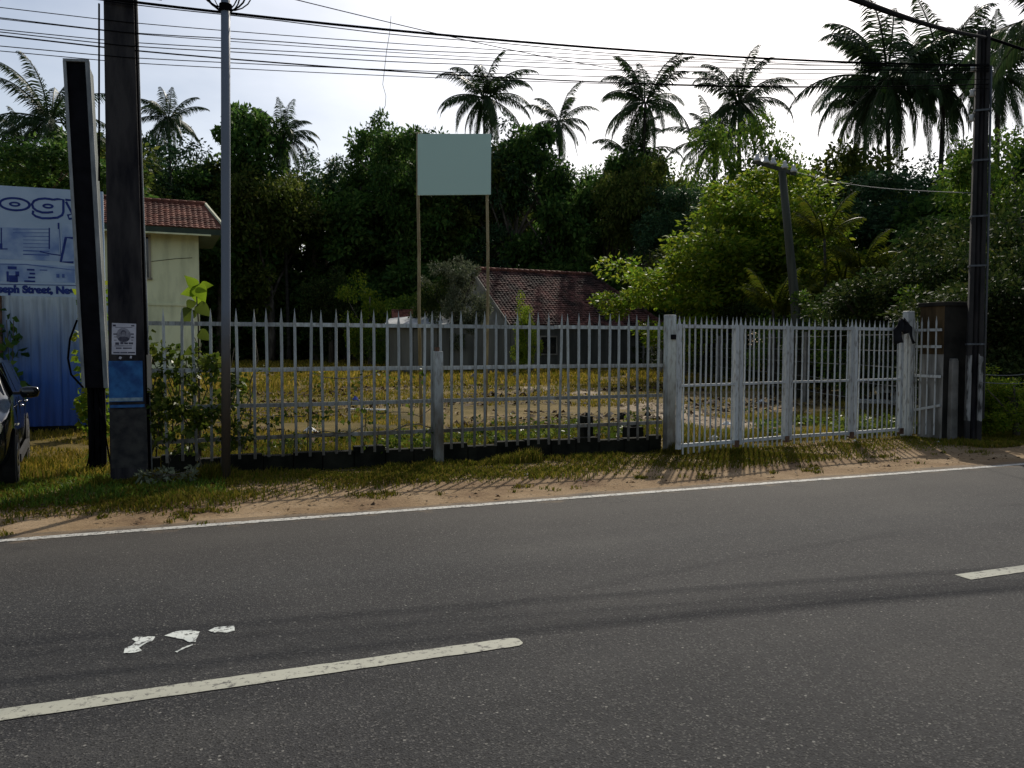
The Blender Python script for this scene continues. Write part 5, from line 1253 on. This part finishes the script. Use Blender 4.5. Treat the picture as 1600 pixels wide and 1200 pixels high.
# ------------------------------------------------------------------ vine on the left fence
def vine():
    e = empty('fence_vine', (fxl+.3, FY, .0), 0, 'leafy green climber smothering the left end of the picket fence', 'plant')
    C = []; Rr = []
    for k in range(150):
        u = rng.uniform(0, 1)**1.25; x_ = u*1.15-.28; hmax = 1.75*(1-.25*u)-.1*math.sin(9*u); z_ = .25+(hmax-.25)*rng.uniform(0, 1)**.75
        C.append((x_, rng.uniform(-.12, .2), z_)); Rr.append(rng.uniform(.05, .14))
    V, F = leaf_cloud(C, Rr, 13, .08, flat=1, aspect=.7, droop=.7)
    link('leaves', mesh_np('leaves', V, F, M['leaf_vine']), e)
    for k in range(16):
        x_ = random.uniform(-.25, .85); pts = [Vector((x_, random.uniform(-.03, .15), .0))]
        for q in range(6): pts.append(pts[-1]+Vector((random.uniform(-.13, .13), random.uniform(-.05, .05), random.uniform(.2, .32))))
        mb = MB(); mb.tube(pts, [.012-.0012*i for i in range(7)], 5); mb.build('stem', M['bark'], e, True)
    C2 = [(rng.uniform(.95, 3.3), rng.uniform(-.04, .12), rng.choice([.33, .45, .68, .7, 1.2])+rng.uniform(-.1, .1)) for _ in range(90)]
    V, F = leaf_cloud(C2, [.07]*90, 4, .065, flat=1, aspect=.7, droop=.7)
    link('stray_leaves', mesh_np('stray_leaves', V, F, M['leaf_vine']), e)
    for k in range(7):
        x0_ = random.uniform(.6, 2.6); z_ = random.choice([.5, .72, 1.22]); pts = [Vector((x0_+q*.18, random.uniform(-.03, .06), z_+random.uniform(-.07, .07))) for q in range(6)]
        mb = MB(); mb.tube([Vector((x0_-.05, .08, .02))]+pts, .006, 5); mb.build('tendril', M['bark'], e, True)
vine()
# big heart-leaved sapling
sy = FY+.12; sf = atY(312, 700, sy); sap = empty('sapling', (sf.x, sy, 0), 0, 'young sapling with large glowing yellow green heart leaves above the fence', 'plant')
def sl2(px, py, dy=0): p = atY(px, py, sy); return Vector((p.x-sf.x, dy, p.z))
mb = MB(); mb.tube([Vector((0, 0, 0)), sl2(311, 600), sl2(310, 500), sl2(306, 450)], [.016, .013, .010, .005], 6); mb.build('stem', M['bark'], sap, True)
def heart_leaf(base, tip_dir, L, wide, nrm):
    d = tip_dir.normalized(); s = d.cross(nrm).normalized(); n_ = s.cross(d)
    prof = [(0, .0), (-.08, .28), (.02, .45), (.2, .5), (.42, .42), (.65, .26), (.85, .1), (1, 0)]
    V = [base+d*(L*a)-n_*(L*.25*a*a) for a, _ in prof]; k = len(prof)
    Lf_ = [base+d*(L*a)+s*(wide*b)+n_*(.12*wide*b)-n_*(L*.25*a*a) for a, b in prof]; Rf_ = [base+d*(L*a)-s*(wide*b)+n_*(.12*wide*b)-n_*(L*.25*a*a) for a, b in prof]
    mb = MB(); mb.add(V+Lf_+Rf_, [(i, i+1, k+i+1, k+i) for i in range(k-1)]+[(i+1, i, 2*k+i, 2*k+i+1) for i in range(k-1)]); return mb
for (px, py, tx_, tz_, L, dy) in ((305, 447, -.3, .35, .17, -.02), (308, 448, .5, -1.0, .22, -.05), (304, 455, -1.0, -.15, .17, .03), (307, 452, .1, -.8, .2, .04), (310, 478, .9, -.75, .2, -.05), (300, 470, -.35, -.9, .14, .06), (298, 485, -.5, -.9, .22, -.03), (316, 446, .8, .1, .13, .02), (312, 520, .8, -.5, .17, -.06), (306, 545, -.9, -.4, .16, -.05), (312, 560, .7, -.6, .16, -.06)):
    b0 = sl2(px, py, dy); mb = heart_leaf(b0, Vector((tx_, random.uniform(-.35, .1), tz_)), L, L*.85, Vector((random.uniform(-.2, .2), -1, .35)))
    mb.build('leaf', M['leaf_bright'] if py < 465 else M['leaf_vine'], sap, True)
# pale weed at the foot of the concrete pole
wp = atY(258, 742, 10.1); we = empty('weed', (wp.x, 10.05, 0), 0, 'pale dusty weed at the foot of the concrete pole', 'plant')
M['leaf_dusty'] = leafmat('leaf_dusty', [(.13, .15, .09), (.22, .24, .15)], .3, .7)
V, F = leaf_cloud([(rng.uniform(-.25, .35), rng.uniform(-.1, .1), rng.uniform(.04, .16)) for _ in range(16)], [.07]*16, 12, .07, flat=.6, aspect=.5, droop=.2)
link('leaves', mesh_np('leaves', V, F, M['leaf_dusty']), we)
mb = MB()
for k in range(6): mb.tube([(0, 0, 0), (random.uniform(-.15, .2), random.uniform(-.05, .05), .08), (random.uniform(-.25, .35), random.uniform(-.1, .1), .15)], .005, 4)
mb.build('stems', M['bark'], we)

# ------------------------------------------------------------------ car at the left edge (nose toward the road)
def car():
    fw = gnd(6, 757)                                       # front left wheel contact
    e = empty('parked_car', (0, 0, 0), 0, 'black hatchback car parked at the left edge, nose to the road', 'car')
    Lc, Wc, Hc = 3.75, 1.66, 1.50
    th = R(-90)+R(7.5)                                        # car +x points to the road
    e.rotation_euler = (0, 0, th)
    loc_w = Vector((1.20, .70, 0)); e.location = fw-(Matrix.Rotation(th, 3, 'Z') @ loc_w)
    # lofted shell: station x -> (sill z, belt z, roof z, half width low, half width belt, half width roof)
    st = [(1.87, .30, .52, .56, .60, .58, .50), (1.80, .22, .66, .70, .72, .70, .60), (1.55, .20, .78, .83, .81, .78, .66), (1.15, .20, .86, .92, .83, .80, .66), (.85, .20, .90, .98, .83, .80, .66), (.62, .20, .92, 1.06, .83, .80, .64),
          (.25, .20, .94, 1.36, .83, .80, .60), (0.0, .20, .95, 1.46, .83, .80, .58), (-.45, .20, .96, 1.50, .83, .80, .58), (-1.0, .20, .98, 1.49, .83, .80, .57), (-1.45, .20, 1.0, 1.42, .82, .79, .55), (-1.68, .22, 1.0, 1.20, .80, .77, .56), (-1.84, .30, .92, 1.0, .74, .72, .55), (-1.88, .36, .80, .86, .68, .66, .5)]
    rings = []
    for x_, zs, zb, zr_, wl_, wb2, wr in st:
        half_ = [(0, zs), (wl_*.8, zs), (wl_*.97, zs+.07), (wl_, zs+.25), (wl_, (zs+zb)/2+.06), (wb2, zb), (wb2-.03, zb+.02), (wr+.03, zr_-.05), (wr-.06, zr_-.005), (0, zr_+.02)]
        rings.append([(x_, y_, z_) for y_, z_ in half_]+[(x_, -y_, z_) for y_, z_ in half_[-2:0:-1]])
    n_ = len(rings[0]); V = [p for r_ in rings for p in r_]
    F = [(i*n_+j, i*n_+(j+1) % n_, (i+1)*n_+(j+1) % n_, (i+1)*n_+j) for i in range(len(rings)-1) for j in range(n_)]
    F.append(tuple(range(n_))); F.append(tuple((len(rings)-1)*n_+j for j in range(n_-1, -1, -1)))
    # cut the wheel arches: drop the lower side faces around the axles
    mb = MB(); mb.add(V, F); body = mb.build('body', M['car_paint'], e, True)
    sub = body.modifiers.new('smooth', 'SUBSURF'); sub.levels = 1; sub.render_levels = 2
    def quad(name, P, m, parent=e, th_=.0):
        q_ = MB(); q_.add(P, [tuple(range(len(P)))]); return q_.build(name, m, parent)
    for sg in (1, -1):
        def W_(x_, z_, off=.012):      # point on the glasshouse side
            zb, zr_ = .95, 1.47; t = (z_-zb)/(zr_-zb); return (x_, sg*(.79+(.60-.79)*t+off), z_)
        quad('front_side_window', [W_(.52, 1.0), W_(.02, 1.0), W_(.02, 1.40), W_(.16, 1.40)][::sg], M['glass_dark'])
        quad('rear_side_window', [W_(-.06, 1.0), W_(-.95, 1.02), W_(-.98, 1.40), W_(-.06, 1.41)][::sg], M['glass_dark'])
        quad('quarter_window', [W_(-1.05, 1.04), W_(-1.42, 1.08), W_(-1.28, 1.36), W_(-1.06, 1.39)][::sg], M['glass_dark'])
        for q_, x_ in (('front_door_line', .62), ('middle_door_line', -.02), ('rear_door_line', -.98)):
            m_ = MB(); m_.bar((x_, sg*.838, .34), (x_, sg*.806, .95), .008, .006, up=(1, 0, 0)); m_.build(q_, M['black_rubber'], e)
        for x_ in (.12, -.86):
            m_ = MB(); m_.tube([(x_+.09, sg*.835, .84), (x_+.07, sg*.86, .845), (x_-.07, sg*.86, .845), (x_-.09, sg*.835, .84)], .012, 6); m_.build('door_handle', M['chrome'], e, True)
        m_ = MB(); 
        m_.lathe([(.02, -.09), (.07, -.075), (.09, 0), (.075, .06), (.03, .075)], 12, (0, 0, 0)); mir = m_.build('mirror', M['car_paint'], e, True, loc=(.50, sg*.95, 1.03)); mir.scale = (.75, 1.25, .85); mir.rotation_euler = (0, 0, 0)
        m_ = MB(); m_.bar((0, -sg*.14, -.02), (0, 0, -.02), .05, .04); m_.build('mirror_arm', M['black_rubber'], mir)
        m_ = MB(); m_.box((1.66, sg*.60, .70), (.22, .26, .15)); hl_ = m_.build('headlight', M['lamp_glass'], e, bevel=.04)
        m_ = MB(); m_.box((-1.80, sg*.64, .86), (.14, .18, .28)); m_.build('tail_light', mat('tail_lamp', (.25, .01, .01), None, rough=.2), e, bevel=.03)
        m_ = MB(); m_.bar((.9, sg*.845, .26), (-.9, sg*.845, .26), .04, .1); m_.build('sill', M['black_rubber'], e)
        m_ = MB(); m_.tube([(.98, sg*.838, .66), (.75, sg*.838, .66)], .01, 5); m_.build('side_repeater', M['lamp_glass'], e)
        for x_ in (1.20, -1.20):
            w = empty('tmp'); bpy.data.objects.remove(w)
            R_ = .29; rot_ = Matrix.Rotation(R(90), 3, 'X')
            def ring_mesh(prof, c, m, name, parent, nn=28):
                V = []; k = len(prof)
                for r_, y_ in prof:
                    for j in range(nn):
                        a_ = 2*math.pi*j/nn; V.append((c[0]+r_*math.cos(a_), c[1]+sg*y_, c[2]+r_*math.sin(a_)))
                F = [(i*nn+j, i*nn+(j+1) % nn, (i+1)*nn+(j+1) % nn, (i+1)*nn+j) for i in range(k-1) for j in range(nn)]
                q2 = MB(); q2.add(V, F); return q2.build(name, m, parent, True)
            c = (x_, sg*.76, R_)
            ring_mesh([(.36, .075), (.345, .082), (.30, .08), (.30, -.05)], c, M['black_rubber'], 'arch_trim', e)
            wheel = ring_mesh([(.19, -.08), (.27, -.085), (R_, -.06), (R_, .06), (.27, .09), (.195, .085)], c, M['black_rubber'], 'wheel', e)
            ring_mesh([(.20, .08), (.185, .088), (.17, .06), (.17, .02), (.0, .02)], c, M['black_rubber'], 'rim_barrel', wheel)
            for k in range(7):
                a_ = 2*math.pi*k/7; q2 = MB(); q2.bar((c[0]+.02*math.cos(a_), c[1]+sg*.07, c[2]+.02*math.sin(a_)), (c[0]+.185*math.cos(a_), c[1]+sg*.082, c[2]+.185*math.sin(a_)), .045, .02, up=(0, sg, 0)); q2.build('rim_spoke', M['rim'], wheel)
    quad('windscreen', [(.66, -.70, 1.0), (.66, .70, 1.0), (.17, .54, 1.425), (.17, -.54, 1.425)], M['glass_dark'])
    quad('rear_window', [(-1.78, .60, 1.06), (-1.78, -.60, 1.06), (-1.52, -.5, 1.38), (-1.52, .5, 1.38)], M['glass_dark'])
    m_ = MB(); m_.box((1.88, 0, .50), (.04, .9, .12)); m_.build('grille', M['black_rubber'], e)
    m_ = MB(); m_.box((1.90, 0, .36), (.02, .5, .11)); m_.build('number_plate', M['plastic_white'], e)
    m_ = MB(); m_.box((0, 0, .27), (3.2, 1.3, .12)); m_.build('underbody', M['black_rubber'], e)
car()

# ------------------------------------------------------------------ things lying about the lot
def crumple(name, p, sx, sy, sz, m, label, cat, seed):
    r = np.random.default_rng(seed); mb = MB(); n_ = 10; rows = 5; V = []
    for i in range(rows):
        f = i/(rows-1); rad = math.cos(f*1.45)
        for j in range(n_):
            a = 2*math.pi*j/n_; k = rad*r.uniform(.65, 1.15); V.append((sx/2*k*math.cos(a), sy/2*k*math.sin(a), sz*f*r.uniform(.75, 1.1)))
    F = [(i*n_+j, i*n_+(j+1) % n_, (i+1)*n_+(j+1) % n_, (i+1)*n_+j) for i in range(rows-1) for j in range(n_)]+[tuple((rows-1)*n_+j for j in range(n_))]
    mb.add(V, F); o = mb.build(name, m, None, loc=(p.x, p.y, .006)); return tag(o, label, cat)
for k, (px, py, s_, lb) in enumerate(((484, 676, .30, 'crumpled pale plastic bag on the grass left of the white plank'), (427, 652, .14, 'small pale plastic scrap near the left of the lot'),
        (1116, 690, .3, 'white plastic bag just inside the left gate panel'), (1135, 664, .22, 'white scrap under the second gate panel'), (1203, 658, .25, 'pale crumpled bag behind the gate centre'),
        (1262, 661, .35, 'flattened white bag behind the right half of the gate'), (1190, 630, .3, 'white scrap in front of the hedge behind the gate'), (822, 743, .07, 'tiny white scrap on the roadside grass'),
        (1336, 690, .09, 'small white scrap in front of the right gate panel'), (1466, 692, .08, 'white scrap in front of the pillar'), (640, 625, .2, 'yellow tinged scrap left of the white fence post'))):
    crumple('plastic_bag', gnd(px, py), s_, s_*.7, s_*.35, M['plastic_white'], lb, 'litter', k+5)
crumple('plastic_scrap', gnd(556, 628), .26, .16, .16, M['plastic_blue'], 'small blue plastic item on the grass left of centre', 'litter', 77)
a, b_ = gnd(548, 643), gnd(603, 644); mb = MB(); mb.bar(a-a, b_-a, .10, .025); tag(mb.build('white_plank', M['plastic_white'], None, loc=a+Vector((0, 0, .06))), 'white plank lying on the grass left of centre', 'plank')
for px, py, s_, lb in ((972, 655, .3, 'dark stone on the bare earth left of the gate post'), (1012, 650, .2, 'small dark stone close to the gate post'), (740, 592, .5, 'pale broken block lying in the far grass'), (805, 590, .5, 'pale rubble lump in the far grass before the house')):
    crumple('stone', gnd(px, py), s_, s_*.8, s_*.5, M['concrete_stub'] if py < 600 else M['plinth'], lb, 'stone', int(px))
# white bench slab and broken plastic chair behind the gate
cp = gnd(1384, 640); sb_ = empty('bench', (cp.x, cp.y, 0), R(-38), 'long low white bench behind the right end of the gate', 'bench')
mb = MB(); mb.box((0, 0, .2), (1.35, .36, .09)); mb.build('slab', M['plastic_white'], sb_, bevel=.015)
for sx in (-.5, .5):
    mb = MB(); mb.box((sx, 0, .077), (.14, .3, .155)); mb.build('leg', M['concrete_stub'], sb_)
pc_ = empty('plastic_chair', (cp.x, cp.y, .247), R(-38), 'broken white plastic chair with jagged back standing on the bench', 'chair')
mb = MB(); mb.box((0, 0, .20), (.42, .32, .03)); mb.build('seat', M['plastic_white'], pc_, bevel=.01)
Vb = [(-.22, .13, .2), (.22, .13, .2), (.24, .17, .52), (.12, .165, .42), (.0, .165, .47), (-.12, .165, .43), (-.25, .17, .56)]
mb = MB(); mb.add(Vb+[(x_, y_+.02, z_) for x_, y_, z_ in Vb], [(0, 1, 3, 4, 5), (1, 2, 3), (0, 5, 6), (12, 11, 10, 8, 7), (10, 9, 8), (13, 12, 7), (0, 7, 8, 1), (1, 8, 9, 2), (2, 9, 10, 3), (3, 10, 11, 4), (4, 11, 12, 5), (5, 12, 13, 6), (6, 13, 7, 0)]); mb.build('backrest', M['plastic_white'], pc_)
for sx in (-.18, .18):
    for sy_ in (-.12, .12): 
        mb = MB(); mb.box((sx, sy_, .093), (.04, .04, .186), taper=.9); mb.build('leg', M['plastic_white'], pc_)
